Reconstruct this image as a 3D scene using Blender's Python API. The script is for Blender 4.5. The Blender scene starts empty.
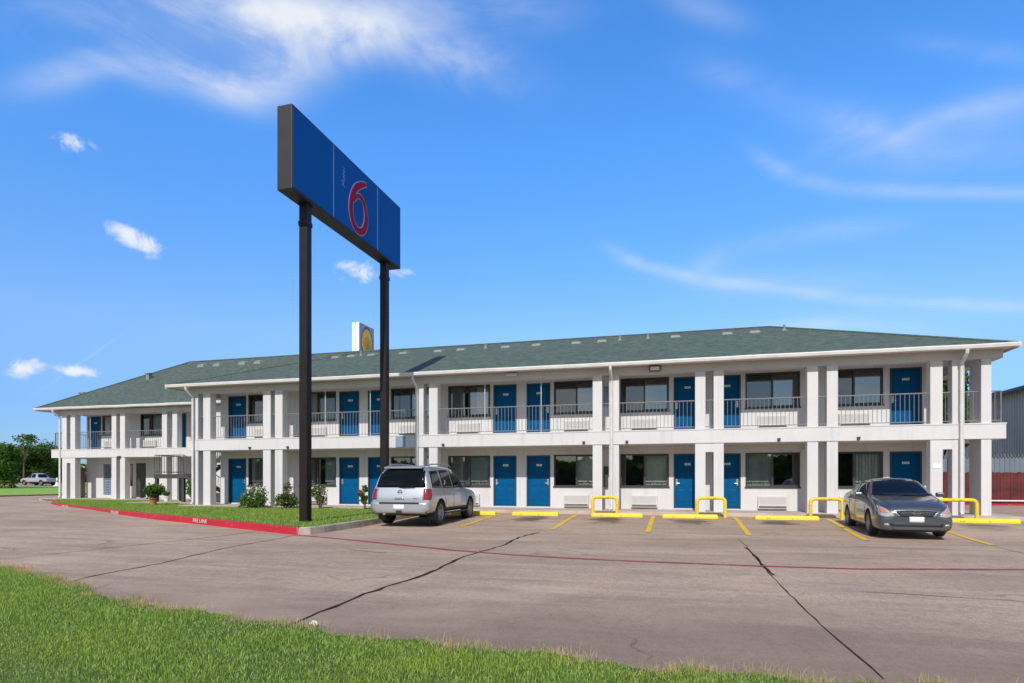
import bpy, bmesh, math, random
import numpy as np
from mathutils import Vector, Matrix
from mathutils.bvhtree import BVHTree
from mathutils.geometry import tessellate_polygon
R = math.radians
random.seed(7); rng = np.random.default_rng(7)
S = bpy.context.scene
COL = S.collection

# ------------------------------------------------------------------ materials
def new_mat(name):
    m = bpy.data.materials.new(name); m.use_nodes = True
    nt = m.node_tree
    return m, nt, nt.nodes['Principled BSDF']
def node(nt, t, **kw):
    n = nt.nodes.new(t)
    for k, v in kw.items():
        if k in n.inputs: n.inputs[k].default_value = v
        else: setattr(n, k, v)
    return n
def ramp(nt, fac, stops):
    r = nt.nodes.new('ShaderNodeValToRGB')
    el = r.color_ramp.elements
    while len(el) < len(stops): el.new(0.5)
    for e, (p, c) in zip(el, stops):
        e.position = p; e.color = (*c, 1) if len(c) == 3 else c
    nt.links.new(fac, r.inputs[0]); return r.outputs[0]
def mixc(nt, fac, a, b, mode='MIX'):
    n = nt.nodes.new('ShaderNodeMix'); n.data_type = 'RGBA'; n.blend_type = mode
    for s, v in ((0, fac), (6, a), (7, b)):
        if hasattr(v, 'is_linked'): nt.links.new(v, n.inputs[s])
        else: n.inputs[s].default_value = v if s == 0 else (*v, 1)
    return n.outputs[2]
def math_n(nt, op, a, b=None, c=None):
    n = nt.nodes.new('ShaderNodeMath'); n.operation = op
    for i, v in enumerate((a, b, c)):
        if v is None: continue
        if hasattr(v, 'is_linked'): nt.links.new(v, n.inputs[i])
        else: n.inputs[i].default_value = v
    return n.outputs[0]
def coords(nt, scale=(1, 1, 1), rot=(0, 0, 0), kind='Object'):
    tc = nt.nodes.new('ShaderNodeTexCoord'); mp = nt.nodes.new('ShaderNodeMapping')
    mp.inputs['Scale'].default_value = scale; mp.inputs['Rotation'].default_value = rot
    nt.links.new(tc.outputs[kind], mp.inputs[0]); return mp.outputs[0]
def noise(nt, vec, scale, detail=5, rough=0.55, dist=0.0):
    n = node(nt, 'ShaderNodeTexNoise', Scale=scale, Detail=detail, Roughness=rough, Distortion=dist)
    nt.links.new(vec, n.inputs['Vector']); return n.outputs['Fac']
def bump(nt, bs, h, strength=0.3, dist=0.02):
    b = node(nt, 'ShaderNodeBump', Strength=strength, Distance=dist)
    nt.links.new(h, b.inputs['Height']); nt.links.new(b.outputs[0], bs.inputs['Normal'])
def simple(name, col, rough=0.6, metal=0.0, var=0.12, vscale=3.0, bumpy=0.0, bscale=40, spec=0.5, coat=0.0):
    m, nt, bs = new_mat(name)
    bs.inputs['Roughness'].default_value = rough; bs.inputs['Metallic'].default_value = metal
    bs.inputs['Specular IOR Level'].default_value = spec
    if coat:
        bs.inputs['Coat Weight'].default_value = coat; bs.inputs['Coat Roughness'].default_value = 0.04
    c = coords(nt)
    n = noise(nt, c, vscale, 6, 0.6)
    lo = tuple(max(0, x * (1 - var)) for x in col); hi = tuple(min(1, x * (1 + var)) for x in col)
    nt.links.new(ramp(nt, n, [(0.3, lo), (0.7, hi)]), bs.inputs['Base Color'])
    if bumpy: bump(nt, bs, noise(nt, c, bscale, 4), bumpy, 0.01)
    return m

M = {}
def mat_wall(name, base):
    m, nt, bs = new_mat(name)
    bs.inputs['Roughness'].default_value = 0.85
    c = coords(nt)
    big = noise(nt, c, 0.7, 6, 0.65)
    streak = noise(nt, coords(nt, (3.0, 3.0, 0.25)), 1.6, 5, 0.6)
    a = ramp(nt, big, [(0.3, tuple(x * 0.92 for x in base)), (0.65, base)])
    a = mixc(nt, math_n(nt, 'MULTIPLY', ramp_f(nt, streak, 0.50, 0.70), 0.34), a, tuple(x * y for x, y in zip(base, (0.72, 0.69, 0.64))))
    nt.links.new(a, bs.inputs['Base Color'])
    bump(nt, bs, noise(nt, c, 55, 3), 0.25, 0.01)
    return m
def ramp_f(nt, v, lo, hi):
    n = nt.nodes.new('ShaderNodeMapRange'); n.interpolation_type = 'SMOOTHSTEP'
    nt.links.new(v, n.inputs[0]); n.inputs[1].default_value = lo; n.inputs[2].default_value = hi
    return n.outputs[0]
M['wall'] = mat_wall('white_stucco', (0.64, 0.625, 0.625))
M['trim'] = simple('white_trim_paint', (0.62, 0.59, 0.57), 0.5, var=0.12, vscale=1.5)
M['soffit'] = simple('soffit_paint', (0.53, 0.51, 0.51), 0.7, var=0.1, vscale=0.8)
M['ceiling'] = simple('ceiling_paint', (0.66, 0.63, 0.60), 0.8, var=0.05)
M['door'] = simple('blue_door_paint', (0.0005, 0.085, 0.222), 0.5, var=0.12, vscale=1.2, spec=0.08)
M['door_frame'] = simple('dark_frame_paint', (0.045, 0.06, 0.075), 0.5)
M['bronze'] = simple('dark_bronze_aluminium', (0.045, 0.042, 0.042), 0.45, var=0.1)
M['rail'] = simple('grey_rail_paint', (0.20, 0.205, 0.21), 0.45, var=0.15)
M['rod'] = simple('pale_rod_paint', (0.55, 0.55, 0.54), 0.45)
M['stair'] = simple('dark_stair_steel', (0.055, 0.052, 0.052), 0.55)
M['metal'] = simple('brushed_steel', (0.55, 0.53, 0.50), 0.35, metal=0.8)
M['plate'] = simple('white_plate', (0.75, 0.76, 0.76), 0.4, var=0.03)
M['ink'] = simple('dark_ink', (0.05, 0.06, 0.08), 0.6)
M['ac'] = simple('ivory_ac_casing', (0.60, 0.575, 0.55), 0.5, var=0.06)
M['acdark'] = simple('ac_slot', (0.10, 0.10, 0.10), 0.7)
M['curtain'] = simple('pale_vertical_blind', (0.66, 0.71, 0.64), 0.85, var=0.1, vscale=5)
M['sheer'] = simple('white_sheer_lining', (0.66, 0.64, 0.58), 0.9, var=0.08, vscale=5)
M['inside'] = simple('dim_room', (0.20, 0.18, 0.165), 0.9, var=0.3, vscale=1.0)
M['vent'] = simple('galvanised_vent', (0.20, 0.235, 0.22), 0.6)
M['pipe'] = simple('white_pipe', (0.60, 0.59, 0.58), 0.5)
M['darkfix'] = simple('dark_fixture', (0.05, 0.05, 0.055), 0.5)
M['lampbrown'] = simple('brown_lamp_case', (0.16, 0.125, 0.09), 0.5)
M['lens'] = simple('lamp_lens', (0.70, 0.70, 0.66), 0.25)
M['signgrey'] = simple('grey_blue_panel', (0.22, 0.29, 0.38), 0.5)

def glass(name, tint=(0.55, 0.6, 0.62), base_refl=0.16):
    m, nt, bs = new_mat(name); nt.nodes.remove(bs)
    out = nt.nodes['Material Output']
    tr = node(nt, 'ShaderNodeBsdfTransparent'); tr.inputs[0].default_value = (*tint, 1)
    gl = node(nt, 'ShaderNodeBsdfGlossy', Roughness=0.02)
    fr = node(nt, 'ShaderNodeFresnel', IOR=1.5)
    f = math_n(nt, 'ADD', math_n(nt, 'MULTIPLY', fr.outputs[0], 1.0), base_refl)
    f.node.use_clamp = True
    # slightly wavy glazing
    b = node(nt, 'ShaderNodeBump', Strength=0.05, Distance=0.02)
    nt.links.new(noise(nt, coords(nt), 1.3, 2), b.inputs['Height'])
    nt.links.new(b.outputs[0], gl.inputs['Normal'])
    mx = nt.nodes.new('ShaderNodeMixShader')
    nt.links.new(f, mx.inputs[0]); nt.links.new(tr.outputs[0], mx.inputs[1]); nt.links.new(gl.outputs[0], mx.inputs[2])
    nt.links.new(mx.outputs[0], out.inputs[0])
    return m
M['glass'] = glass('window_glass', (0.80, 0.84, 0.85), 0.22); M['screen'] = glass('screened_glass', (0.5, 0.52, 0.53), 0.12)

def mat_roof():
    m, nt, bs = new_mat('green_shingle')
    bs.inputs['Roughness'].default_value = 0.9
    c = coords(nt)
    tab = noise(nt, coords(nt, (1.6, 1.6, 12.0)), 2.2, 4, 0.7)
    big = noise(nt, c, 0.35, 5, 0.6)
    fine = noise(nt, c, 26, 3, 0.7)
    a = ramp(nt, tab, [(0.40, (0.044, 0.064, 0.051)), (0.60, (0.106, 0.145, 0.119))])
    a = mixc(nt, math_n(nt, 'MULTIPLY', ramp_f(nt, big, 0.45, 0.75), 0.5), a, (0.072, 0.092, 0.082))
    a = mixc(nt, math_n(nt, 'MULTIPLY', ramp_f(nt, fine, 0.5, 0.8), 0.35), a, (0.10, 0.13, 0.115))
    sep = nt.nodes.new('ShaderNodeSeparateXYZ'); nt.links.new(c, sep.inputs[0])
    fr = math_n(nt, 'FRACT', math_n(nt, 'MULTIPLY', sep.outputs[2], 17.0))
    line = math_n(nt, 'LESS_THAN', fr, 0.16)
    a = mixc(nt, math_n(nt, 'MULTIPLY', line, 0.3), a, (0.03, 0.045, 0.04))
    nt.links.new(a, bs.inputs['Base Color'])
    bump(nt, bs, math_n(nt, 'ADD', fr, math_n(nt, 'MULTIPLY', fine, 0.6)), 0.35, 0.02)
    return m
M['roof'] = mat_roof()

def mat_lot():
    m, nt, bs = new_mat('worn_concrete_lot')
    c = coords(nt)
    big = noise(nt, c, 0.16, 6, 0.62)
    mid = noise(nt, coords(nt, (0.5, 1.5, 1)), 0.9, 7, 0.65, 0.4)
    streak = noise(nt, coords(nt, (0.22, 2.6, 1), (0, 0, R(4))), 1.0, 6, 0.6)
    fine = noise(nt, c, 38, 5, 0.75)
    grit = node(nt, 'ShaderNodeTexVoronoi', Scale=95.0); nt.links.new(c, grit.inputs['Vector'])
    a = ramp(nt, big, [(0.3, (0.385, 0.285, 0.215)), (0.7, (0.54, 0.41, 0.315))])
    a = mixc(nt, math_n(nt, 'MULTIPLY', ramp_f(nt, mid, 0.44, 0.68), 0.62), a, (0.28, 0.21, 0.16))
    a = mixc(nt, math_n(nt, 'MULTIPLY', ramp_f(nt, streak, 0.47, 0.68), 0.45), a, (0.60, 0.475, 0.385))
    str2 = noise(nt, coords(nt, (0.16, 1.5, 1), (0, 0, R(-3))), 1.3, 6, 0.62)
    a = mixc(nt, math_n(nt, 'MULTIPLY', ramp_f(nt, str2, 0.52, 0.66), 0.55), a, (0.26, 0.19, 0.145))
    blot = noise(nt, coords(nt, (0.7, 1.4, 1)), 4.5, 6, 0.7)
    a = mixc(nt, math_n(nt, 'MULTIPLY', ramp_f(nt, blot, 0.48, 0.66), 0.26), a, (0.25, 0.185, 0.142))
    a = mixc(nt, math_n(nt, 'MULTIPLY', ramp_f(nt, blot, 0.46, 0.32), 0.16), a, (0.62, 0.50, 0.41))
    gr = noise(nt, coords(nt, (1, 0.6, 1)), 13, 4, 0.75)
    a = mixc(nt, math_n(nt, 'MULTIPLY', ramp_f(nt, gr, 0.50, 0.64), 0.36), a, (0.22, 0.165, 0.13))
    a = mixc(nt, math_n(nt, 'MULTIPLY', ramp_f(nt, gr, 0.44, 0.32), 0.2), a, (0.66, 0.54, 0.45))
    a = mixc(nt, math_n(nt, 'MULTIPLY', ramp_f(nt, fine, 0.46, 0.60), 0.5), a, (0.20, 0.155, 0.13))
    a = mixc(nt, math_n(nt, 'MULTIPLY', ramp_f(nt, grit.outputs['Color'], 0.72, 0.95), 0.4), a, (0.70, 0.62, 0.55))
    # dark tyre-worn band beside the front lawn, in world metres
    sep = nt.nodes.new('ShaderNodeSeparateXYZ'); nt.links.new(c, sep.inputs[0])
    n2 = noise(nt, c, 0.55, 5, 0.6)
    yy = math_n(nt, 'ADD', sep.outputs[1], math_n(nt, 'MULTIPLY', n2, 2.4))
    band = math_n(nt, 'SUBTRACT', 1.0, ramp_f(nt, yy, 6.4, 8.6))
    a = mixc(nt, math_n(nt, 'MULTIPLY', band, 0.66), a, (0.19, 0.138, 0.108))
    # oil drips in the parking bays, one cluster per bay 2.5 m apart
    xb = math_n(nt, 'SUBTRACT', math_n(nt, 'FRACT', math_n(nt, 'MULTIPLY', math_n(nt, 'ADD', sep.outputs[0], 0.95), 0.4)), 0.5)
    ex = math_n(nt, 'MULTIPLY', xb, 2.5)
    ey = math_n(nt, 'MULTIPLY', math_n(nt, 'SUBTRACT', sep.outputs[1], 19.3), 0.55)
    dd = math_n(nt, 'SQRT', math_n(nt, 'ADD', math_n(nt, 'MULTIPLY', ex, ex), math_n(nt, 'MULTIPLY', ey, ey)))
    on = noise(nt, coords(nt, (1, 0.8, 1)), 1.5, 4, 0.6)
    oil = math_n(nt, 'SUBTRACT', 1.0, ramp_f(nt, math_n(nt, 'ADD', dd, math_n(nt, 'MULTIPLY', on, 1.5)), 1.0, 1.45))
    xlim = math_n(nt, 'MULTIPLY', math_n(nt, 'GREATER_THAN', sep.outputs[0], -9.0), math_n(nt, 'LESS_THAN', sep.outputs[0], 9.6))
    a = mixc(nt, math_n(nt, 'MULTIPLY', math_n(nt, 'MULTIPLY', oil, xlim), 0.8), a, (0.055, 0.05, 0.048))
    patch_n = noise(nt, coords(nt, (0.55, 1.0, 1), (0, 0, R(12))), 0.30, 4, 0.5, 0.6)
    a = mixc(nt, math_n(nt, 'MULTIPLY', ramp_f(nt, patch_n, 0.50, 0.64), 0.42), a, (0.30, 0.22, 0.168))
    a = mixc(nt, math_n(nt, 'MULTIPLY', ramp_f(nt, patch_n, 0.46, 0.34), 0.30), a, (0.60, 0.47, 0.375))
    # hairline cracks
    vor = node(nt, 'ShaderNodeTexVoronoi', Scale=0.42, feature='DISTANCE_TO_EDGE')
    wob = nt.nodes.new('ShaderNodeVectorMath'); wob.operation = 'ADD'
    nz = node(nt, 'ShaderNodeTexNoise', Scale=1.2, Detail=6.0); nt.links.new(c, nz.inputs['Vector'])
    sc = nt.nodes.new('ShaderNodeVectorMath'); sc.operation = 'SCALE'; sc.inputs['Scale'].default_value = 0.9
    nt.links.new(nz.outputs['Color'], sc.inputs[0])
    nt.links.new(c, wob.inputs[0]); nt.links.new(sc.outputs[0], wob.inputs[1]); nt.links.new(wob.outputs[0], vor.inputs['Vector'])
    cr = math_n(nt, 'SUBTRACT', 1.0, ramp_f(nt, vor.outputs['Distance'], 0.0, 0.011))
    gate = ramp_f(nt, noise(nt, c, 0.35, 2), 0.52, 0.62)
    a = mixc(nt, math_n(nt, 'MULTIPLY', math_n(nt, 'MULTIPLY', cr, gate), 0.6), a, (0.09, 0.08, 0.07))
    a = mixc(nt, 1.0, a, (1.02, 0.965, 0.895), "MULTIPLY")
    nt.links.new(a, bs.inputs['Base Color'])
    nt.links.new(ramp(nt, mid, [(0.3, (0.92,) * 3), (0.7, (0.75,) * 3)]), bs.inputs['Roughness'])
    bs.inputs['Specular IOR Level'].default_value = 0.3
    bump(nt, bs, math_n(nt, 'ADD', fine, math_n(nt, 'MULTIPLY', grit.outputs['Distance'], 0.5)), 0.35, 0.012)
    return m
M['lot'] = mat_lot()
M['walk'] = simple('walkway_concrete', (0.46, 0.38, 0.32), 0.85, var=0.22, vscale=1.4, bumpy=0.2)
M['kerb'] = simple('kerb_concrete', (0.40, 0.33, 0.27), 0.85, var=0.25, vscale=3, bumpy=0.3)
M['tar'] = simple('tar_seal', (0.035, 0.029, 0.026), 0.95, var=0.5, vscale=6, spec=0.05)
M['joint'] = simple('dirty_joint', (0.10, 0.08, 0.065), 0.95, var=0.5, vscale=4, spec=0.05)

def worn(name, col, under, lo, hi, scale=5.0, rough=0.6):
    m, nt, bs = new_mat(name); bs.inputs['Roughness'].default_value = rough
    c = coords(nt)
    n = noise(nt, c, scale, 8, 0.7)
    v = noise(nt, c, 1.1, 4, 0.6)
    a = ramp(nt, v, [(0.3, tuple(x * 0.8 for x in col)), (0.7, col)])
    nt.links.new(mixc(nt, ramp_f(nt, n, lo, hi), a, under), bs.inputs['Base Color'])
    bump(nt, bs, n, 0.15, 0.006)
    return m
M['yellow'] = worn('yellow_safety_paint', (0.88, 0.62, 0.012), (0.26, 0.20, 0.10), 0.57, 0.66, 9, 0.55)
M['stripe'] = worn('faded_yellow_line', (0.80, 0.51, 0.03), (0.40, 0.32, 0.22), 0.54, 0.72, 7)
M['redline'] = worn('faded_red_line', (0.42, 0.06, 0.065), (0.38, 0.27, 0.23), 0.52, 0.68, 6)
M['redkerb'] = worn('red_kerb_paint', (0.52, 0.012, 0.030), (0.48, 0.30, 0.26), 0.60, 0.70, 6)
M['white_stencil'] = worn('white_stencil_paint', (0.78, 0.74, 0.72), (0.62, 0.15, 0.14), 0.55, 0.75, 14)

def mat_grass(name, c1, c2, c3):
    m, nt, bs = new_mat(name)
    bs.inputs['Roughness'].default_value = 0.5; bs.inputs['Specular IOR Level'].default_value = 0.25
    g = nt.nodes.new('ShaderNodeNewGeometry')
    a = ramp(nt, g.outputs['Random Per Island'], [(0.0, c1), (0.55, c2), (1.0, c3)])
    pn = noise(nt, coords(nt), 0.9, 4, 0.6)
    a = mixc(nt, math_n(nt, 'MULTIPLY', ramp_f(nt, pn, 0.4, 0.7), 0.6), a, tuple(min(1, x * y) for x, y in zip(c2, (1.7, 1.15, 1.2))))
    if name == 'lawn_blades':
        dry = ramp_f(nt, noise(nt, coords(nt), 1.7, 6, 0.7, 0.4), 0.55, 0.72)
        sel = math_n(nt, 'GREATER_THAN', math_n(nt, 'FRACT', math_n(nt, 'MULTIPLY', g.outputs['Random Per Island'], 7.31)), 0.45)
        a = mixc(nt, math_n(nt, 'MULTIPLY', math_n(nt, 'MULTIPLY', dry, sel), 0.5), a, (0.46, 0.40, 0.17))
    nt.links.new(a, bs.inputs['Base Color'])
    tl = node(nt, 'ShaderNodeBsdfTranslucent'); nt.links.new(a, tl.inputs[0])
    mx = nt.nodes.new('ShaderNodeMixShader'); mx.inputs[0].default_value = 0.4
    out = nt.nodes['Material Output']
    nt.links.new(bs.outputs[0], mx.inputs[1]); nt.links.new(tl.outputs[0], mx.inputs[2]); nt.links.new(mx.outputs[0], out.inputs[0])
    return m
M['blade'] = mat_grass('lawn_blades', (0.085, 0.20, 0.014), (0.25, 0.44, 0.05), (0.60, 0.66, 0.24))
M['dryblade'] = mat_grass('straw_blades', (0.46, 0.37, 0.18), (0.56, 0.48, 0.24), (0.36, 0.40, 0.12))
def mat_turf(name, c1, c2, sc=2.0):
    m, nt, bs = new_mat(name); bs.inputs['Roughness'].default_value = 0.9
    c = coords(nt)
    a = ramp(nt, noise(nt, c, sc, 8, 0.75), [(0.3, c1), (0.7, c2)])
    a = mixc(nt, math_n(nt, 'MULTIPLY', ramp_f(nt, noise(nt, c, 0.25, 4), 0.5, 0.75), 0.35), a, (0.17, 0.19, 0.06))
    nt.links.new(a, bs.inputs['Base Color'])
    bump(nt, bs, noise(nt, c, 22, 5, 0.8), 0.9, 0.05)
    return m
M['turf'] = mat_turf('turf_soil', (0.06, 0.09, 0.018), (0.13, 0.19, 0.035))
M['farturf'] = mat_turf('distant_turf', (0.20, 0.40, 0.03), (0.30, 0.48, 0.07))
M['field'] = mat_turf('open_ground', (0.10, 0.14, 0.03), (0.16, 0.18, 0.06), 0.4)
def mat_leaf(name, c1, c2, c3):
    m = mat_grass(name, c1, c2, c3); return m
M['leaf_dark'] = mat_leaf('dark_leaves', (0.035, 0.085, 0.012), (0.075, 0.155, 0.02), (0.16, 0.25, 0.045))
M['leaf_mid'] = mat_leaf('mid_leaves', (0.035, 0.085, 0.012), (0.07, 0.15, 0.022), (0.15, 0.24, 0.045))
M['leaf_shrub'] = mat_leaf('shrub_leaves', (0.05, 0.11, 0.018), (0.09, 0.19, 0.03), (0.19, 0.30, 0.07))
M['leaf_pale'] = mat_leaf('pale_leaves', (0.08, 0.14, 0.03), (0.12, 0.20, 0.045), (0.19, 0.27, 0.08))
M['bark'] = simple('bark', (0.10, 0.075, 0.055), 0.9, var=0.4, vscale=8, bumpy=0.5)
M['petal_w'] = simple('white_petals', (0.72, 0.66, 0.62), 0.7)
M['petal_p'] = simple('pink_petals', (0.62, 0.26, 0.27), 0.7)
M['petal_r'] = simple('red_petals', (0.50, 0.04, 0.05), 0.7)
M['terracotta'] = simple('terracotta', (0.42, 0.145, 0.075), 0.8, var=0.2)
M['whitepot'] = simple('white_pot', (0.70, 0.68, 0.64), 0.6)

# ------------------------------------------------------------------ mesh tools
def link(name, me, mat, parent=None, loc=(0, 0, 0), rot=(0, 0, 0)):
    o = bpy.data.objects.new(name, me); COL.objects.link(o)
    if mat is not None and len(me.materials) == 0:
        for mm in (mat if isinstance(mat, (list, tuple)) else [mat]): me.materials.append(mm)
    o.location = loc; o.rotation_euler = rot
    if parent is not None: o.parent = parent
    return o
class MB:
    def __init__(s): s.v = []; s.f = []; s.mi = []; s.m = 0
    def add(s, vs, fs):
        b = len(s.v); s.v += [tuple(v) for v in vs]
        for f in fs: s.f.append(tuple(b + i for i in f)); s.mi.append(s.m)
        return s
    def box(s, x0, x1, y0, y1, z0, z1):
        return s.add([(x0,y0,z0),(x1,y0,z0),(x1,y1,z0),(x0,y1,z0),(x0,y0,z1),(x1,y0,z1),(x1,y1,z1),(x0,y1,z1)],
                     [(0,3,2,1),(4,5,6,7),(0,1,5,4),(1,2,6,5),(2,3,7,6),(3,0,4,7)])
    def quad(s, a, b, c, d): return s.add([a, b, c, d], [(0, 1, 2, 3)])
    def tube(s, path, r, n=10, closed=False, caps=True):
        P = [Vector(p) for p in path]; k = len(P); rings = []
        rr = r if isinstance(r, (list, tuple)) else [r] * k
        prev = None
        for i in range(k):
            a = P[i - 1] if i > 0 else (P[-1] if closed else P[0]); b = P[(i + 1) % k] if (i < k - 1 or closed) else P[-1]
            t = (b - a).normalized()
            if prev is None:
                up = Vector((0, 0, 1)) if abs(t.z) < 0.9 else Vector((1, 0, 0))
                x = t.cross(up).normalized()
            else:
                x = (prev - t * prev.dot(t)).normalized()
            prev = x; y = t.cross(x)
            rings.append([P[i] + (x * math.cos(q) + y * math.sin(q)) * rr[i] for q in [2 * math.pi * j / n for j in range(n)]])
        vs = [v for rg in rings for v in rg]; fs = []
        for i in range(k if closed else k - 1):
            a = i * n; b = ((i + 1) % k) * n
            for j in range(n): fs.append((a + j, a + (j + 1) % n, b + (j + 1) % n, b + j))
        if caps and not closed:
            fs.append(tuple(range(n - 1, -1, -1))); fs.append(tuple((k - 1) * n + j for j in range(n)))
        return s.add(vs, fs)
    def lathe(s, prof, n=20, axis='z', c=(0, 0, 0)):
        vs = []; fs = []; k = len(prof)
        for r, h in prof:
            for j in range(n):
                q = 2 * math.pi * j / n
                x, y = r * math.cos(q), r * math.sin(q)
                p = (x, y, h) if axis == 'z' else ((x, h, y) if axis == 'y' else (h, x, y))
                vs.append((p[0] + c[0], p[1] + c[1], p[2] + c[2]))
        for i in range(k - 1):
            for j in range(n): fs.append((i*n+j, i*n+(j+1) % n, (i+1)*n+(j+1) % n, (i+1)*n+j))
        return s.add(vs, fs)
    def prism(s, poly, y0, y1, plane='xz'):
        n = len(poly)
        mk = (lambda p, q: (p[0], q, p[1])) if plane == 'xz' else ((lambda p, q: (q, p[0], p[1])) if plane == 'yz' else (lambda p, q: (p[0], p[1], q)))
        vs = [mk(p, y0) for p in poly] + [mk(p, y1) for p in poly]
        fs = [(i, (i + 1) % n, n + (i + 1) % n, n + i) for i in range(n)]
        tri = tessellate_polygon([[Vector((p[0], p[1], 0)) for p in poly]])
        fs += [tuple(t) for t in tri] + [tuple(n + i for i in reversed(t)) for t in tri]
        return s.add(vs, fs)
    def mesh(s, name, smooth=False, fix=True):
        me = bpy.data.meshes.new(name); me.from_pydata(s.v, [], s.f)
        if any(s.mi): me.polygons.foreach_set('material_index', s.mi)
        if fix:
            bm = bmesh.new(); bm.from_mesh(me); bmesh.ops.recalc_face_normals(bm, faces=bm.faces); bm.to_mesh(me); bm.free()
        if smooth:
            me.polygons.foreach_set('use_smooth', [True] * len(me.polygons))
            me.set_sharp_from_angle(angle=R(38))
        me.update(); return me
    def build(s, name, mat, parent=None, org=(0, 0, 0), loc=None, rot=(0, 0, 0), smooth=False, bevel=0, fix=True):
        """vertices are given in world space; org = parent's location"""
        if loc is None:
            s.v = [(x - org[0], y - org[1], z - org[2]) for x, y, z in s.v]
            loc = (0, 0, 0) if parent is not None else org
        me = s.mesh(name, smooth, fix); o = link(name, me, mat, parent, loc, rot)
        if bevel:
            b = o.modifiers.new('b', 'BEVEL'); b.width = bevel; b.segments = 2; b.limit_method = 'ANGLE'
        return o
def empty(name, label, cat, loc=(0, 0, 0), rotz=0, group=None):
    o = bpy.data.objects.new(name, None); COL.objects.link(o); o.empty_display_size = 0.3
    o.location = loc; o.rotation_euler = (0, 0, rotz); o['label'] = label; o['category'] = cat
    if group: o['group'] = group
    return o
def tag(o, label, cat, group=None):
    o['label'] = label; o['category'] = cat
    if group: o['group'] = group
    return o
def struct(o, label=None, kind='structure', cat=None):
    o['kind'] = kind
    if label: o['label'] = label
    if cat: o['category'] = cat
    return o
def copy_tree(o, parent=None):
    c = o.copy(); COL.objects.link(c); c.parent = parent
    for ch in list(o.children): copy_tree(ch, c)
    return c
def text_mesh(txt, size, ext=0.002):
    cu = bpy.data.curves.new('t', 'FONT'); cu.body = txt; cu.size = size; cu.extrude = ext; cu.align_x = 'CENTER'; cu.align_y = 'CENTER'
    o = bpy.data.objects.new('t', cu); COL.objects.link(o)
    dg = bpy.context.evaluated_depsgraph_get(); dg.update()
    me = bpy.data.meshes.new_from_object(o.evaluated_get(dg)); bpy.data.objects.remove(o)
    return me
def flatten(me, mats_to):  # helper: move verts by matrix
    me.transform(mats_to); return me

# ------------------------------------------------------------------ camera, light, sky
cam = bpy.data.cameras.new('camera'); co = bpy.data.objects.new('camera', cam); COL.objects.link(co)
co.location = (0, 0, 1.27); co.rotation_euler = (R(90), 0, R(15.46))
cam.sensor_width = 36; cam.lens = 611 / 1024 * 36; cam.shift_y = (479 - 341.5) / 1024; cam.clip_start = 0.05; cam.clip_end = 6000
S.camera = co
S.view_settings.view_transform = 'Standard'; S.view_settings.look = 'None'; S.view_settings.exposure = 0.0; S.view_settings.gamma = 1
S.cycles.use_denoising = True
S.cycles.max_bounces = 8; S.cycles.transparent_max_bounces = 12
EL = R(40); AZ = -0.05
trav = Vector((AZ * math.cos(EL), math.cos(EL), -math.sin(EL)))
sun = bpy.data.lights.new('sun', 'SUN'); so = bpy.data.objects.new('sun', sun); COL.objects.link(so)
sun.energy = 4.0; sun.angle = R(0.53); sun.color = (1.0, 0.955, 0.89)
so.rotation_euler = trav.to_track_quat('-Z', 'Y').to_euler(); so.location = (0, -20, 30)

W = bpy.data.worlds.new('World'); S.world = W; W.use_nodes = True
nt = W.node_tree; bg = nt.nodes['Background']
sky = nt.nodes.new('ShaderNodeTexSky'); sky.sky_type = 'NISHITA'; sky.sun_disc = False
sky.sun_elevation = EL; sky.sun_rotation = math.pi - AZ; sky.altitude = 0; sky.air_density = 1.0; sky.dust_density = 0.25; sky.ozone_density = 3.0
hs = node(nt, 'ShaderNodeHueSaturation', Hue=0.502, Saturation=1.22, Value=1.0)
nt.links.new(sky.outputs[0], hs.inputs['Color'])
tc = nt.nodes.new('ShaderNodeTexCoord'); D = tc.outputs['Generated']
def vdot(vec):
    n = nt.nodes.new('ShaderNodeVectorMath'); n.operation = 'DOT_PRODUCT'
    nt.links.new(D, n.inputs[0]); n.inputs[1].default_value = vec; return n.outputs['Value']
def blob(az, el, a, b, rot=0.0, bend=0.0):
    """soft elliptical patch of sky round a direction (degrees)"""
    A, E = R(az), R(el)
    c = Vector((math.sin(A)*math.cos(E), math.cos(A)*math.cos(E), math.sin(E)))
    h = Vector((math.cos(A), -math.sin(A), 0)); u = c.cross(h) * -1
    if u.z < 0: u = -u
    q = R(rot); t1 = h * math.cos(q) + u * math.sin(q); t2 = u * math.cos(q) - h * math.sin(q)
    x = math_n(nt, 'MULTIPLY', vdot(t1), 1 / math.radians(a)); y = math_n(nt, 'MULTIPLY', vdot(t2), 1 / math.radians(b))
    if bend: y = math_n(nt, 'SUBTRACT', y, math_n(nt, 'MULTIPLY', math_n(nt, 'MULTIPLY', x, x), bend))
    r2 = math_n(nt, 'ADD', math_n(nt, 'MULTIPLY', x, x), math_n(nt, 'MULTIPLY', y, y))
    front = math_n(nt, 'GREATER_THAN', vdot(c), 0.0)
    return math_n(nt, 'MULTIPLY', math_n(nt, 'POWER', 2.718, math_n(nt, 'MULTIPLY', r2, -1.0)), front)
def sum_blobs(lst):
    acc = None
    for args, w in lst:
        t = math_n(nt, 'MULTIPLY', blob(*args), w)
        acc = t if acc is None else math_n(nt, 'ADD', acc, t)
    return acc
def dnoise(scale, vec_scale, rot, detail, rough, dist):
    mp = nt.nodes.new('ShaderNodeMapping'); mp.inputs['Scale'].default_value = vec_scale; mp.inputs['Rotation'].default_value = rot
    nt.links.new(D, mp.inputs[0]); return noise(nt, mp.outputs[0], scale, detail, rough, dist)
wisp = dnoise(3.2, (1.0, 1.0, 2.6), (R(4), R(-10), 0), 8, 0.58, 0.9)
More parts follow.
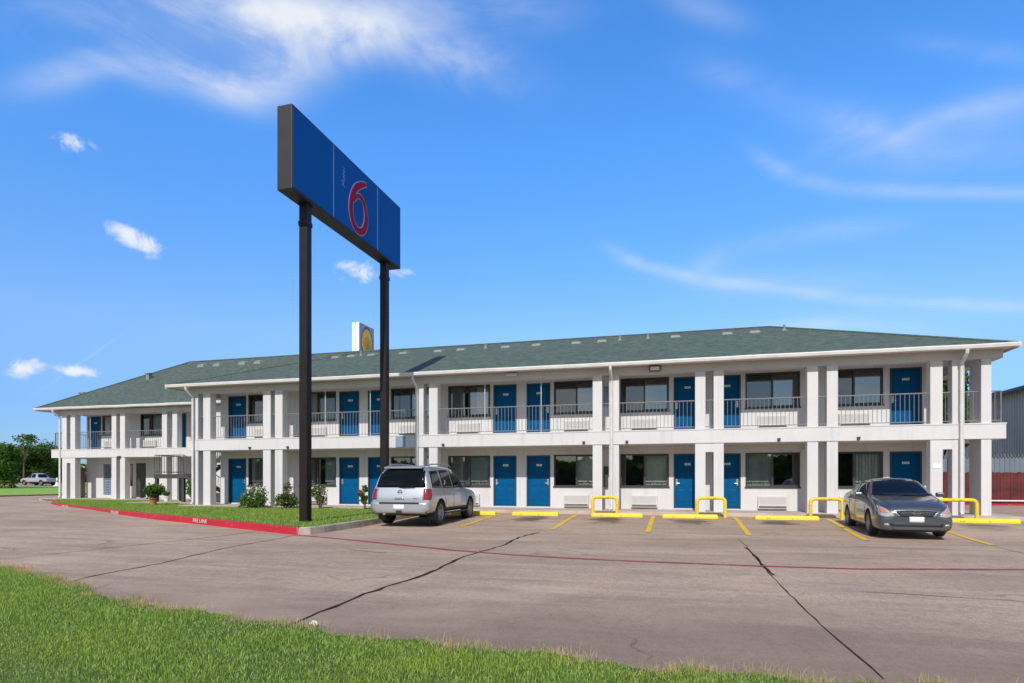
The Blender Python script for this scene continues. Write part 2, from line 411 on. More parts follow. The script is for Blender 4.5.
wisp2 = dnoise(9.0, (1.0, 1.0, 2.6), (R(4), R(-8), 0), 7, 0.62, 0.7)
puff = dnoise(30.0, (1, 1, 1.1), (0, 0, 0), 8, 0.6, 0.5)
wn = math_n(nt, 'ADD', math_n(nt, 'MULTIPLY', wisp, 0.7), math_n(nt, 'MULTIPLY', wisp2, 0.3))
wmod = ramp_f(nt, wn, 0.34, 0.66)
cir = sum_blobs([((-51.34, 28.36, 3.23, 0.89, 33.8), 0.281), ((-46.11, 30.00, 2.99, 0.97, 3.9), 0.281), ((-40.81, 29.91, 2.69, 1.05, -6.7), 0.281), ((-43.98, 32.26, 3.08, 2.01, 9.6), 0.459), ((-38.27, 32.30, 2.96, 2.16, -9.6), 0.459), ((-38.67, 34.56, 4.14, 1.49, 12.6), 0.459), ((-30.31, 35.39, 4.42, 1.60, 1.0), 0.459), ((-21.02, 34.63, 5.08, 1.68, -12.0), 0.459), ((-37.47, 31.82, 3.29, 1.51, 25.4), 0.333), ((-31.62, 34.00, 3.36, 1.59, 22.2), 0.333), ((-48.80, 32.78, 5.17, 1.43, 22.3), 0.333), ((-38.27, 35.74, 6.21, 1.66, 14.9), 0.333), ((-26.75, 37.26, 5.36, 1.27, 6.8), 0.185), ((-16.12, 37.60, 5.06, 1.31, -2.5), 0.185)])
cir_r = sum_blobs([((-5.07, 19.75, 1.93, 0.55, -28.4), 0.286), ((-0.96, 18.16, 3.28, 0.54, -18.9), 0.286), ((4.59, 16.69, 3.52, 0.51, -12.5), 0.286), ((10.92, 15.18, 4.20, 0.48, -15.3), 0.286), ((20.18, 13.10, 6.90, 0.41, -12.1), 0.286), ((2.28, 18.53, 2.02, 0.96, 30.2), 0.163), ((6.83, 19.59, 3.53, 0.92, 4.6), 0.163), ((13.49, 19.63, 4.20, 0.84, -3.2), 0.163), ((5.82, 16.68, 4.84, 1.35, -3.4), 0.122), ((14.56, 15.15, 5.69, 1.21, -16.0), 0.122), ((7.63, 25.37, 2.05, 0.58, -40.6), 0.286), ((10.92, 23.53, 2.34, 0.56, -23.9), 0.286), ((15.60, 22.06, 3.28, 0.52, -15.6), 0.286), ((21.99, 20.39, 4.29, 0.46, -15.9), 0.286), ((4.59, 31.43, 3.48, 1.20, -28.4), 0.150), ((10.54, 28.49, 3.85, 1.12, -30.9), 0.150), ((16.28, 25.42, 3.54, 1.03, -30.8), 0.150), ((13.49, 27.05, 4.27, 1.69, -21.9), 0.150), ((21.39, 25.33, 4.75, 1.48, -6.7), 0.150), ((18.44, 25.68, 2.74, 0.71, 8.2), 0.170), ((23.15, 25.71, 2.58, 0.65, -7.4), 0.170), ((1.86, 36.32, 3.56, 0.87, -26.0), 0.170), ((13.13, 24.63, 4.59, 1.39, -12.7), 0.102), ((21.39, 22.99, 4.91, 1.21, -11.8), 0.102), ((10.16, 12.80, 3.23, 0.64, -0.8), 0.272), ((15.94, 12.06, 3.82, 0.59, -12.9), 0.272), ((21.84, 29.18, 4.58, 0.67, -28.6), 0.122)])
cm = math_n(nt, 'ADD', math_n(nt, 'MULTIPLY', cir, math_n(nt, 'ADD', math_n(nt, 'MULTIPLY', wmod, 1.25), 0.2)), math_n(nt, 'MULTIPLY', cir_r, math_n(nt, 'ADD', math_n(nt, 'MULTIPLY', wmod, 0.9), 0.35)))
cum = sum_blobs([((-48.2, 18.9, 0.9, 0.8, 0), 0.62), ((-47.1, 18.4, 1.1, 0.85, 0), 0.68), ((-46.0, 17.9, 1.5, 0.7, 0), 0.55), ((-51.2, 24.0, 1.3, 0.6, 0), 0.75), ((-54.2, 8.05, 1.2, 0.75, 5), 1.15),
                 ((-49.9, 8.2, 1.4, 0.45, 0), 0.85), ((-51.2, 8.2, 1.0, 0.4, 0), 0.5), ((-29.4, 18.3, 1.8, 0.85, 0), 1.1), ((-25.6, 18.4, 2.2, 0.5, -4), 0.55)])
cumd = ramp_f(nt, math_n(nt, 'ADD', math_n(nt, 'MULTIPLY', cum, 1.15), math_n(nt, 'MULTIPLY', math_n(nt, 'SUBTRACT', puff, 0.5), 3.4)), 0.30, 1.45)
cumd = math_n(nt, 'MULTIPLY', cumd, ramp_f(nt, cum, 0.05, 0.4))
trail = math_n(nt, 'MULTIPLY', blob(-50.6, 8.9, 3.0, 0.10, 43), 0.10)
den = math_n(nt, 'ADD', math_n(nt, 'ADD', cm, cumd), trail); den.node.use_clamp = True
den = math_n(nt, 'MULTIPLY', den, 0.93)
sepd = nt.nodes.new('ShaderNodeSeparateXYZ'); nt.links.new(D, sepd.inputs[0])
gain = ramp(nt, sepd.outputs[2], [(0.0, (0.15, 0.23, 0.40)), (0.10, (0.26, 0.33, 0.48)), (0.22, (0.60, 0.56, 0.60)), (0.47, (0.60, 0.78, 0.90)), (0.75, (0.55, 0.80, 0.95))])
north = ramp_f(nt, sepd.outputs[1], -0.1, 0.45)
vm = nt.nodes.new('ShaderNodeVectorMath'); vm.operation = 'SCALE'; vm.inputs['Scale'].default_value = 3.0; nt.links.new(gain, vm.inputs[0])
clear = mixc(nt, mixc(nt, north, (1, 1, 1), vm.outputs[0]), hs.outputs[0], hs.outputs[0]) if False else mixc(nt, 1.0, hs.outputs[0], mixc(nt, north, (1, 1, 1), vm.outputs[0]), 'MULTIPLY')
south = math_n(nt, 'MULTIPLY', math_n(nt, 'LESS_THAN', sepd.outputs[1], 0.0), ramp_f(nt, dnoise(4.5, (1, 1, 2.6), (0, 0, 0), 7, 0.6, 0.3), 0.46, 0.60))
den = math_n(nt, 'MAXIMUM', den, math_n(nt, 'MULTIPLY', south, 0.8))
skyc = mixc(nt, den, clear, (8.3, 8.6, 9.1))
nt.links.new(skyc, bg.inputs['Color']); bg.inputs['Strength'].default_value = 0.105

# ------------------------------------------------------------------ ground
def sstep(a, b, x):
    t = min(1, max(0, (x - a) / (b - a))); return t * t * (3 - 2 * t)
def lotz(y): return -0.1 * (1 - sstep(15.5, 20.7, y))
def sheet(name, xs, ys, zf, mat, kind='structure'):
    vs = [(x, y, zf(x, y)) for y in ys for x in xs]; n = len(xs)
    fs = [(j*n+i, j*n+i+1, (j+1)*n+i+1, (j+1)*n+i) for j in range(len(ys)-1) for i in range(n-1)]
    me = bpy.data.meshes.new(name); me.from_pydata(vs, [], fs)
    me.polygons.foreach_set('use_smooth', [True] * len(fs)); me.update()
    o = link(name, me, mat); return struct(o, kind=kind)
def lin(a, b, n): return [a + (b - a) * i / n for i in range(n + 1)]
sheet('ground', [-2500, -160, -47, 45, 2500], [-600, -10, 130, 3500], lambda x, y: -0.3, M['field'])
sheet('parking_lot', [-46.9, -20, 0, 20, 60], [2.5, 8] + lin(15, 21, 16) + [30, 70], lambda x, y: lotz(y), M['lot'])

# front lawn -------------------------------------------------
LE = [(-30, 13.2), (-20, 10.4), (-14, 8.45), (-10.42, 7.19), (-9.48, 6.89), (-7.66, 6.19), (-6.08, 5.45), (-5.29, 5.28), (-4.31, 5.1), (-3.37, 4.89), (-2.58, 4.74),
      (-1.32, 4.71), (-0.31, 4.58), (0.54, 4.57), (1.49, 4.65), (4, 4.85), (9, 5.3), (30, 7.5)]
LE = [(x, y-0.09-0.05*min(1, max(0, (x+3)/3))) for x, y in LE]
def lawn_edge(x):
    for (x0, y0), (x1, y1) in zip(LE, LE[1:]):
        if x0 <= x <= x1: return y0 + (y1 - y0) * (x - x0) / (x1 - x0)
    return 5.0
wig = lambda x: 0.05 * math.sin(x * 5.1) + 0.035 * math.sin(x * 11.7 + 1) + 0.02 * math.sin(x * 27 + 2)
xs = lin(-30, 30, 400)
top = [(x, lawn_edge(x) + wig(x)) for x in xs]
vs = [(x, y, -0.065) for x, y in top] + [(x, y + 0.02, -0.13) for x, y in top] + [(x, 1.5, -0.05) for x, y in top] + [(x, -12, -0.05) for x, y in top]
n = len(xs); fs = []
for i in range(n - 1):
    fs += [(i, i+1, n+i+1, n+i), (2*n+i, 2*n+i+1, i+1, i), (3*n+i, 3*n+i+1, 2*n+i+1, 2*n+i)]
me = bpy.data.meshes.new('front_lawn'); me.from_pydata(vs, [], fs); me.update()
struct(link('front_lawn', me, M['turf']))

def blades(name, P, h, w, mat, lean=0.62):
    """P: (N,3) roots; h, w: arrays"""
    N = len(P); yaw = rng.uniform(0, 2*np.pi, N); ly = rng.uniform(0, 2*np.pi, N); L = np.abs(rng.normal(0, lean, N)).clip(0, 1.1)
    sx, sy = np.cos(yaw)*w*0.5, np.sin(yaw)*w*0.5
    dx, dy = np.cos(ly)*L*h, np.sin(ly)*L*h
    V = np.zeros((N, 5, 3), np.float32); Z = np.sqrt(np.maximum(0.15, 1-0.6*L**2))*h
    V[:, 0] = P - np.stack([sx, sy, 0*sx], 1); V[:, 1] = P + np.stack([sx, sy, 0*sx], 1)
    mid = P + np.stack([dx*0.35, dy*0.35, Z*0.55], 1); s2 = np.stack([sx*0.8, sy*0.8, 0*sx], 1)
    V[:, 2] = mid + s2; V[:, 3] = mid - s2
    V[:, 4] = P + np.stack([dx, dy, Z], 1)
    b = (np.arange(N)*5)[:, None]
    loops = np.concatenate([b+np.array([[0, 1, 2, 3]]), b+np.array([[3, 2, 4]])], 1).astype(np.int32).ravel()
    ls = ((np.arange(N)*7)[:, None] + np.array([[0, 4]])).astype(np.int32).ravel()
    me = bpy.data.meshes.new(name)
    me.vertices.add(N*5); me.vertices.foreach_set('co', V.ravel())
    me.loops.add(N*7); me.loops.foreach_set('vertex_index', loops)
    me.polygons.add(N*2); me.polygons.foreach_set('loop_start', ls)
    me.update(calc_edges=True); me.validate()
    return link(name, me, mat)
def near_lawn(nm, dens_f, box, hh, ww, mat, edge_off=0.0):
    x0, x1, y0, y1 = box; n = int((x1-x0)*(y1-y0)*6000)
    x = rng.uniform(x0, x1, n); y = rng.uniform(y0, y1, n)
    ex = np.array([p[0] for p in LE]); ey = np.array([p[1] for p in LE])
    e = np.interp(x, ex, ey) + 0.05*np.sin(x*5.1)+0.035*np.sin(x*11.7+1)+0.02*np.sin(x*27+2) + edge_off + rng.normal(0, 0.03, n)
    d = -0.2666*x + 0.9638*y; r = 0.9638*x + 0.2666*y
    keep = (y < e) & (rng.uniform(0, 1, n) < dens_f(d, r))
    x, y, d, e = x[keep], y[keep], d[keep], e[keep]
    pn = 0.5+0.5*np.sin(x*2.3+1.7*np.sin(y*1.9))*np.sin(y*2.9+1.3*np.sin(x*1.1))
    ed = np.clip((e - y)/0.35, 0.25, 1)
    h = hh*(0.7+0.5*pn)*rng.uniform(0.6, 1.25, len(x))*(0.45+0.55*ed)
    z = np.where(y > 1.5, -0.065, -0.05)
    return np.stack([x, y, z], 1), h, ww*rng.uniform(0.7, 1.3, len(x))
def dens(d, r):
    vis = (np.abs(r) < 0.88*d + 0.3) & (d > 3.3)
    far = np.clip(d/5.0, 0.9, 1.6)
    return np.where(vis, np.clip(1.0/far, 0, 1), np.where((d > 2.2) & (np.abs(r) < 1.3*d+1.5), 0.22, 0.0))
P, h, w = near_lawn('front', dens, (-16, 6, 0.5, 9.3), 0.039, 0.0054, M['blade'])
struct(blades('lawn_grass', P, h, w, M['blade']), kind='stuff', cat='grass', label='short bright green grass in the foreground lawn')
# straw fringe where the lawn meets the concrete
n = 22000; x = rng.uniform(-14, 3, n)
e = np.interp(x, [p[0] for p in LE], [p[1] for p in LE]) + 0.05*np.sin(x*5.1)+0.035*np.sin(x*11.7+1)
cl = np.sin(x*3.1)+np.sin(x*7.7+2)+0.6*np.sin(x*17.0)
keep = cl > rng.uniform(-1.2, 1.8, n); x, e = x[keep], e[keep]
y = e + rng.normal(-0.03, 0.09, len(x))
struct(blades('dry_grass_fringe', np.stack([x, y, np.full(len(x), -0.085)], 1), rng.uniform(0.03, 0.10, len(x)), rng.uniform(0.003, 0.006, len(x)), M['dryblade'], 0.7),
       kind='stuff', cat='grass', label='dry straw coloured grass along the lawn edge')

# kerbed island in front of the motel -------------------------
KP = [(-8.62, 21.9), (-8.75, 19.3), (-8.83, 16.9), (-8.76, 14.6), (-8.72, 13.7), (-8.80, 13.2), (-9.05, 13.0), (-9.5, 13.15), (-11.16, 13.94), (-13.96, 15.23), (-16.58, 16.34), (-20.02, 17.94),
      (-25.0, 20.5), (-28.2, 22.0), (-30.8, 23.6), (-33, 25.4), (-35.2, 27.1), (-37, 28.8), (-38.5, 31), (-39, 36), (-39, 60)]
def off_poly(P, o):
    out = []
    for i, p in enumerate(P):
        a = Vector(P[max(0, i-1)]); b = Vector(P[min(len(P)-1, i+1)]); t = (b-a).normalized()
        out.append((p[0] + t.y*o, p[1] - t.x*o))
    return out
def kerb(name, pts, mat, label=None, z1=0.085):
    inn = off_poly(pts, 0.15); sl = off_poly(pts, 0.025); k = len(pts); vs = []; fs = []
    for i in range(k):
        vs += [(*pts[i], -0.25), (*sl[i], z1-0.02), (*off_poly(pts, 0.045)[i], z1), (*inn[i], z1), (*inn[i], -0.25)]
    for i in range(k-1):
        for j in range(4): fs.append((i*5+j, (i+1)*5+j, (i+1)*5+j+1, i*5+j+1))
    fs += [(0, 1, 2, 3, 4), tuple((k-1)*5+j for j in (4, 3, 2, 1, 0))]
    me = bpy.data.meshes.new(name); me.from_pydata(vs, [], fs); me.update()
    bm = bmesh.new(); bm.from_mesh(me); bmesh.ops.recalc_face_normals(bm, faces=bm.faces); bm.to_mesh(me); bm.free()
    return struct(link(name, me, mat), label)
kerb('kerb', KP[:7], M['kerb'], 'bare concrete kerb beside the silver car')
RK = kerb('red_kerb', KP[6:20], M['redkerb'], 'red painted fire lane kerb round the grass island')
for (x0, y0), t0 in (((-13.95, 15.225), 'FIRE LANE'), ((-20.6, 18.24), 'FIRE LANE'), ((-27.2, 21.53), 'FIRE LANE')):
    me = text_mesh(t0, 0.16, 0.001)
    i = next(k for k in range(6, 19) if KP[k+1][0] < x0 <= KP[k][0]); a, b = Vector(KP[i+1]), Vector(KP[i])
    d = (b-a).normalized(); t = (x0-a.x)/(b.x-a.x); p = a + (b-a)*t
    nrm = Vector((d.y, -d.x)); p = p + nrm*0.012
    mtx = Matrix(((d.x, 0, nrm.x), (d.y, 0, nrm.y), (0, 1, 0))).to_4x4()
    mtx = mtx @ Matrix.Scale(1.35, 4, (1, 0, 0))
    me.transform(mtx); o = link('kerb_lettering', me, M['white_stencil'], RK, (p.x, p.y, 0.005))
IS = off_poly(KP, 0.14)
poly = [Vector((x, y, 0)) for x, y in IS] + [Vector((-36.7, 60, 0)), Vector((-36.7, 27.45, 0)), Vector((-26.4, 27.45, 0)), Vector((-26.4, 24.0, 0)), Vector((-21.3, 24.0, 0)), Vector((-21.3, 21.9, 0))]
tri = tessellate_polygon([poly])
me = bpy.data.meshes.new('island_lawn'); me.from_pydata([(p.x, p.y, 0.068) for p in poly], [], [tuple(t) for t in tri]); me.update()
bm = bmesh.new(); bm.from_mesh(me); bmesh.ops.recalc_face_normals(bm, faces=bm.faces)
if sum(f.normal.z for f in bm.faces) < 0: bmesh.ops.reverse_faces(bm, faces=bm.faces)
bm.to_mesh(me); bm.free()
struct(link('island_lawn', me, M['turf']))
def in_poly(x, y, P):
    c = np.zeros(len(x), bool); j = len(P)-1
    for i in range(len(P)):
        xi, yi, xj, yj = P[i][0], P[i][1], P[j][0], P[j][1]
        if yi != yj: c ^= ((yi > y) != (yj > y)) & (x < (xj-xi)*(y-yi)/(yj-yi)+xi)
        j = i
    return c
n = 330000; x = rng.uniform(-39, -8.7, n); y = rng.uniform(13, 31, n)
k = in_poly(x, y, [(p.x, p.y) for p in poly]); x, y = x[k], y[k]
struct(blades('island_grass', np.stack([x, y, np.full(len(x), 0.066)], 1), rng.uniform(0.03, 0.085, len(x)), rng.uniform(0.007, 0.013, len(x)), M['blade'], 0.5),
       kind='stuff', cat='grass', label='mown green grass of the kerbed island by the motel')

# walkways
b = MB(); b.box(-21.3, 10.1, 21.95, 24.1, -0.3, 0.12); b.box(8.3, 10.1, 24.1, 34, -0.3, 0.12); b.build('walkway', M['walk'], bevel=0.015)['kind'] = 'structure'
b = MB(); b.box(-36.7, -21.3, 27.45, 29.7, -0.3, 0.118); b.box(-26.4, -21.3, 24.0, 27.45, -0.3, 0.116); b.build('walkway', M['walk'], bevel=0.015)['kind'] = 'structure'

# painted lines, seams -----------------------------------------
def strip(name, pts, w, mat, dz=0.004, jit=0.0, taper=False):
    vs = []; fs = []
    P = []
    for a, b2 in zip(pts, pts[1:]):
        m = max(1, int(math.dist(a, b2)/0.25))
        P += [(a[0]+(b2[0]-a[0])*i/m, a[1]+(b2[1]-a[1])*i/m) for i in range(m)]
    P.append(pts[-1])
    if jit: P = [(x+random.gauss(0, jit)+0.06*math.sin(y*1.7)*(jit > 0.008), y+random.gauss(0, jit)) for x, y in P]
    for i, p in enumerate(P):
        a = Vector(P[max(0, i-1)]); b2 = Vector(P[min(len(P)-1, i+1)]); t = (b2-a).normalized(); ww = w*0.5*(random.uniform(0.55, 1.5) if jit else 1)
        for s in (-1, 1):
            q = (p[0]-t.y*ww*s, p[1]+t.x*ww*s); vs.append((*q, lotz(q[1])+dz))
    for i in range(len(P)-1): fs.append((2*i, 2*i+1, 2*i+3, 2*i+2))
    me = bpy.data.meshes.new(name); me.from_pydata(vs, [], fs); me.update()
    return struct(link(name, me, mat))
strip('pavement_seam', [(-3.58, 5.0), (-3.55, 6.8), (-3.62, 8.9), (-3.6, 13.0), (-3.55, 15.2)], 0.05, M['tar'], jit=0.016)
strip('pavement_seam', [(1.34, 4.7), (1.26, 6.3), (1.23, 8.9), (1.28, 13.5), (1.25, 14.9)], 0.013, M['tar'], jit=0.005)
strip('pavement_seam', [(-7.7, 5.9), (-7.86, 6.5), (-8.42, 9), (-9.1, 12.95)], 0.026, M['tar'], jit=0.012)
strip('pavement_seam', [(-11.3, 7.6), (-11.19, 8.0), (-10.82, 10.2), (-10.61, 13.7)], 0.022, M['joint'], jit=0.012)
strip('pavement_seam', [(-8.0, 15.0), (-2.8, 14.5), (0.4, 14.15), (6.2, 13.6), (20, 13.0)], 0.018, M['joint'], jit=0.006)
strip('pavement_seam', [(2.1, 8.3), (4.2, 8.05), (9, 7.7)], 0.016, M['joint'], jit=0.006)
strip('pavement_seam', [(1.26, 9.4), (1.245, 10.4), (1.27, 11.2), (1.25, 13)], 0.04, M['tar'], jit=0.0075)
strip('pavement_seam', [(6.1, 4.9), (6.05, 9), (6.1, 14.5)], 0.014, M['joint'], jit=0.006)
strip('pavement_seam', [(-6.2, 10.6), (-5.2, 10.25)], 0.03, M['joint'], jit=0.01)
strip('fire_lane_line', [(-9.1, 13.0), (-7.4, 12.35), (-5.62, 11.6), (-4.2, 11.0), (-2.94, 10.62), (-1.8, 10.42), (-0.7, 10.33), (1.22, 10.28), (2.63, 10.35), (5.03, 10.95), (9, 12.2), (16, 14.5)], 0.115, M['redline'], dz=0.008)
for xa, ya, xb, yb in ((-6.06, 16.4, -6.25, 21.3), (-3.36, 16.2, -3.52, 21.3), (-0.82, 15.95, -0.9, 21.3), (1.6, 15.75, 1.7, 21.3), (3.98, 15.2, 4.45, 21.3), (6.2, 14.8, 6.85, 21.3)):
    strip('parking_line', [(xa, ya), (xb, yb)], 0.135, M['stripe'], dz=0.009)

# far left: drive, rising lawn, back road
zf = lambda x, y: 0.05 + 0.42*sstep(-49, -88, x) if False else 0.05 + 0.42*min(1, max(0, (-47.2-x)/32))
sheet('far_lawn', lin(-140, -47.2, 24), [22, 40, 60, 80, 120], zf, M['farturf'])
sheet('back_road', [-140, -110, -84, -79, -74], [40, 52, 58, 62, 70, 120], lambda x, y: zf(x, y) + 0.035, M['lot'])
b = MB(); b.box(-47.25, -46.9, 20, 120, -0.3, 0.10); struct(b.build('kerb', M['redline'], bevel=0.02), 'low faded red kerb along the far lawn')

# ------------------------------------------------------------------ the motel
MO = (-6.0, 28.0, 0.0)
motel = empty('motel_building', 'long white two-storey motel with green hipped roof, blue doors and outdoor walkways', 'motel', MO)
def part(mb, name, mat, smooth=False, bevel=0, parent=None, org=MO):
    return mb.build(name, mat, parent or motel, org, smooth=smooth, bevel=bevel)
def at(x, y, z): return (x - MO[0], y - MO[1], z - MO[2])
F0, F1 = 0.12, 3.03             # floor levels
YF, YW = 22.5, 23.9             # pillar face and room wall, main block
WYF, WYW = 28.0, 29.4           # the same of the set-back wing

def wall_front(mb, x0, x1, z0, z1, Y, holes, depth=0.14):
    xs = sorted({x0, x1, *[h[0] for h in holes], *[h[1] for h in holes]}); zs = sorted({z0, z1, *[h[2] for h in holes], *[h[3] for h in holes]})
    for a, b in zip(xs, xs[1:]):
        for c, d in zip(zs, zs[1:]):
            mx, mz = (a+b)/2, (c+d)/2
            if not any(h[0] < mx < h[1] and h[2] < mz < h[3] for h in holes):
                mb.quad((a, Y, c), (b, Y, c), (b, Y, d), (a, Y, d))
    for a, b, c, d in holes:
        e = Y+depth
        mb.quad((a, Y, c), (a, e, c), (a, e, d), (a, Y, d)); mb.quad((b, Y, c), (b, Y, d), (b, e, d), (b, e, c))
        mb.quad((a, Y, d), (a, e, d), (b, e, d), (b, Y, d)); mb.quad((a, Y, c), (b, Y, c), (b, e, c), (a, e, c))

MAIN_W = [(-19.21, -17.36), (-16.5, -14.66), (-12.0, -10.15), (-9.37, -7.54), (-4.88, -3.06), (-2.26, -.44), (2.28, 4.12), (4.95, 6.77)]
MAIN_D = [(-20.31, 'r'), (-14.5, 'l'), (-13.1, 'r'), (-7.4, 'l'), (-6.0, 'r'), (-.27, 'l'), (1.14, 'r'), (6.97, 'l')]
DW, DH = 0.98, 2.05
WZ = ((0.97, 2.23), (3.86, 5.14))
holes = []
for a, b in MAIN_W:
    for z0, z1 in WZ: holes.append((a, b, z0, z1))
for x, s in MAIN_D:
    for f in (F0+0.05, F1+0.03): holes.append((x, x+DW, f, f+DH))
mb = MB(); wall_front(mb, -20.75, 8.35, 0.0, 5.45, YW, holes)
mb.quad((8.35, YW, 0), (8.35, 32.7, 0), (8.35, 32.7, 5.45), (8.35, YW, 5.45)); mb.quad((-20.75, YW, 0), (-20.75, YW, 5.45), (-20.75, 32.7, 5.45), (-20.75, 32.7, 0))
mb.quad((-20.75, 32.7, 0), (-20.75, 32.7, 5.45), (8.35, 32.7, 5.45), (8.35, 32.7, 0))
o = mb.build('wall', M['wall'], motel, MO, fix=False)
# wing wall
WW = [(-34.1, -33.5, 0.30, 2.19), (-32.36, -31.85, 0.9, 2.18), (-34.17, -33.45, 3.95, 5.13), (-31.26, -29.62, 3.86, 5.14), (-32.28, -32.08, 3.9, 5.14)]
WDl = [(-31.62, -30.86, 0.13, 2.2), (-36.03, -35.42, 0, 0)]
wh = WW + [(-31.62, -30.86, 0.17, 2.22), (-35.27, -34.29, 3.06, 5.11), (-28.9, -27.95, 3.06, 5.11), (-25.5, -24.5, 3.06, 5.11), (-25.5, -24.5, .17, 2.22)]
mb = MB(); wall_front(mb, -35.42, -20.75, 0.0, 5.45, WYW, wh)
mb.quad((-35.42, WYW, 0), (-35.42, WYW, 5.45), (-35.42, 37.7, 5.45), (-35.42, 37.7, 0)); mb.quad((-35.42, 37.7, 0), (-35.42, 37.7, 5.45), (-20.75, 37.7, 5.45), (-20.75, 37.7, 0))
mb.build('wall', M['wall'], motel, MO, fix=False)

# pillars --------------------------------------------------------
PX = [(-21.07, -20.73), (-20.46, -20.08), (-17.35, -16.97), (-16.76, -16.38), (-10.24, -9.88), (-9.65, -9.28), (-3.14, -2.79), (-2.54, -2.18),
      (.48, .83), (1.1, 1.44), (4.1, 4.44), (4.7, 5.04), (7.72, 8.07), (8.33, 8.67)]
def pillar(x0, x1, y0, y1):
    part(MB().box(x0, x1, y0, y1, 0.0, 5.38), 'pillar', M['wall'], bevel=0.012)
for x0, x1 in PX: pillar(x0, x1, YF, YF+0.36)
pillar(9.12, 9.40, YF+0.003, YF+0.84)
for y in (27.0, 31.4): pillar(9.1, 9.42, y, y+0.36)
WPX = [(-35.62, -35.27), (-34.98, -34.62), (-31.88, -31.53), (-31.26, -30.9), (-28.27, -27.92), (-27.55, -27.22), (-24.6, -24.25)]
for x0, x1 in WPX: pillar(x0, x1, WYF, WYF+0.36)
# upper walkway slabs with deep edge
def slab(x0, x1, y0, y1, nm='walkway_slab'):
    part(MB().box(x0, x1, y0, y1, 2.53, F1), nm, M['wall'], bevel=0.012)
slab(-21.25, 9.78, YF-0.03, YW-0.002); slab(8.352, 9.78, YW+0.002, 32.6); slab(-36.42, -20.9, WYF-0.03, WYW-0.002); slab(-21.2, -20.752, YW+0.001, WYF-0.033)
slab(-36.42, -35.422, WYW+0.002, 37)
part(MB().box(-21.26, 9.79, YF-0.045, YF-0.033, F1-0.035, F1+0.004), 'slab_drip_edge', M['trim'])
part(MB().box(-36.43, -21.3, WYF-0.045, WYF-0.033, F1-0.035, F1+0.004), 'slab_drip_edge', M['trim'])
for a, b in ((.825, 1.105), (8.065, 8.335)): part(MB().box(a, b, YF+0.004, YF+0.35, 2.22, 2.535), 'pillar_header', M['wall'])
part(MB().box(-35.275, -34.975, WYF+0.004, WYF+0.35, 2.22, 2.535), 'pillar_header', M['wall'])
# eaves beam + ceiling
part(MB().box(-21.25, 9.70, YF-0.015, YF+0.33, 5.06, 5.345), 'eaves_beam', M['soffit'], bevel=0.008)
part(MB().box(9.36, 9.70, YF+0.333, 32.6, 5.06, 5.343), 'eaves_beam', M['soffit'], bevel=0.008)
part(MB().box(-36.2, -21.3, WYF-0.015, WYF+0.33, 5.06, 5.345), 'eaves_beam', M['soffit'], bevel=0.008)
part(MB().box(-21.25, -20.92, YF+0.333, WYF-0.02, 5.06, 5.343), 'eaves_beam', M['soffit'], bevel=0.008)
part(MB().box(-22.0, 9.88, 22.1, 34.4, 5.347, 5.375), 'soffit', M['ceiling'])
part(MB().box(-37.1, -11.5, 27.6, 39.1, 5.38, 5.41), 'soffit', M['ceiling'])

# roofs ------------------------------------------------------------
def hip(name, x0, x1, y0, y1, ze, sl, run):
    ym = (y0+y1)/2; zr = ze + sl*(ym-y0); vs = []
    b0 = ze-0.045
    V = [(x0,y0,ze),(x1,y0,ze),(x1,y1,ze),(x0,y1,ze),(x0+run,ym,zr),(x1-run,ym,zr),(x0,y0,b0),(x1,y0,b0),(x1,y1,b0),(x0,y1,b0)]
    Fc = [(0,1,5,4),(1,2,5),(2,3,4,5),(3,0,4),(0,6,7,1),(1,7,8,2),(2,8,9,3),(3,9,6,0),(6,9,8,7)]
    o = part(MB().add(V, Fc), name, M['roof'])
    cap = MB()                                   # ridge and hip cap shingles
    up = Vector((0, 0, 0.012))
    for a, b in ((4,5),(0,4),(1,5),(2,5),(3,4)):
        cap.tube([Vector(V[a])+up*0, Vector(V[b])], 0.055, 6)
    part(cap, 'ridge_cap', M['roof'], parent=o, org=MO)
    return o
main_roof = hip('roof', -22.05, 9.92, 22.05, 34.51, 5.42, 0.383, 6.23)
wing_roof = hip('roof', -37.2, -11.2, 27.55, 39.19, 5.465, 0.612, 5.82)
def gutter(pts, nm='gutter'):
    # box gutter with rolled lip, slightly sagging between hangers
    mb = MB(); P = []
    for a, b in zip(pts, pts[1:]):
        L = math.dist(a[:2], b[:2]); m = max(1, int(L/1.2)); P += [tuple(a[k]+(b[k]-a[k])*i/m for k in range(3)) for i in range(m)]
    P.append(pts[-1])
    prof = [(0, -0.02), (0.105, -0.0), (0.115, -0.035), (0.10, -0.12), (0.02, -0.14), (0, -0.14)]
    k = len(prof); vs = []; fs = []
    for i, p in enumerate(P):
        a = Vector(P[max(0, i-1)][:2]); b = Vector(P[min(len(P)-1, i+1)][:2]); t = (b-a).normalized(); nr = Vector((t.y, -t.x))
        sag = 0.012*math.sin(i*1.9+p[0])+0.006*math.sin(i*0.7)
        vs += [(p[0]+nr.x*q, p[1]+nr.y*q, p[2]+h+sag) for q, h in prof]
    for i in range(len(P)-1):
        for j in range(k): fs.append((i*k+j, (i+1)*k+j, (i+1)*k+(j+1) % k, i*k+(j+1) % k))
    fs += [tuple(range(k)), tuple((len(P)-1)*k+j for j in range(k-1, -1, -1))]
    return part(mb.add(vs, fs), nm, M['trim'])
gutter([(-22.0, 22.06, 5.44), (9.93, 22.06, 5.44)]); gutter([(9.91, 22.1, 5.44), (9.91, 34.4, 5.44)])
gutter([(-37.15, 27.56, 5.485), (-21.9, 27.56, 5.485)]); gutter([(-22.04, 27.4, 5.44), (-22.04, 22.1, 5.44)]); gutter([(-37.19, 39, 5.485), (-37.19, 27.6, 5.485)])
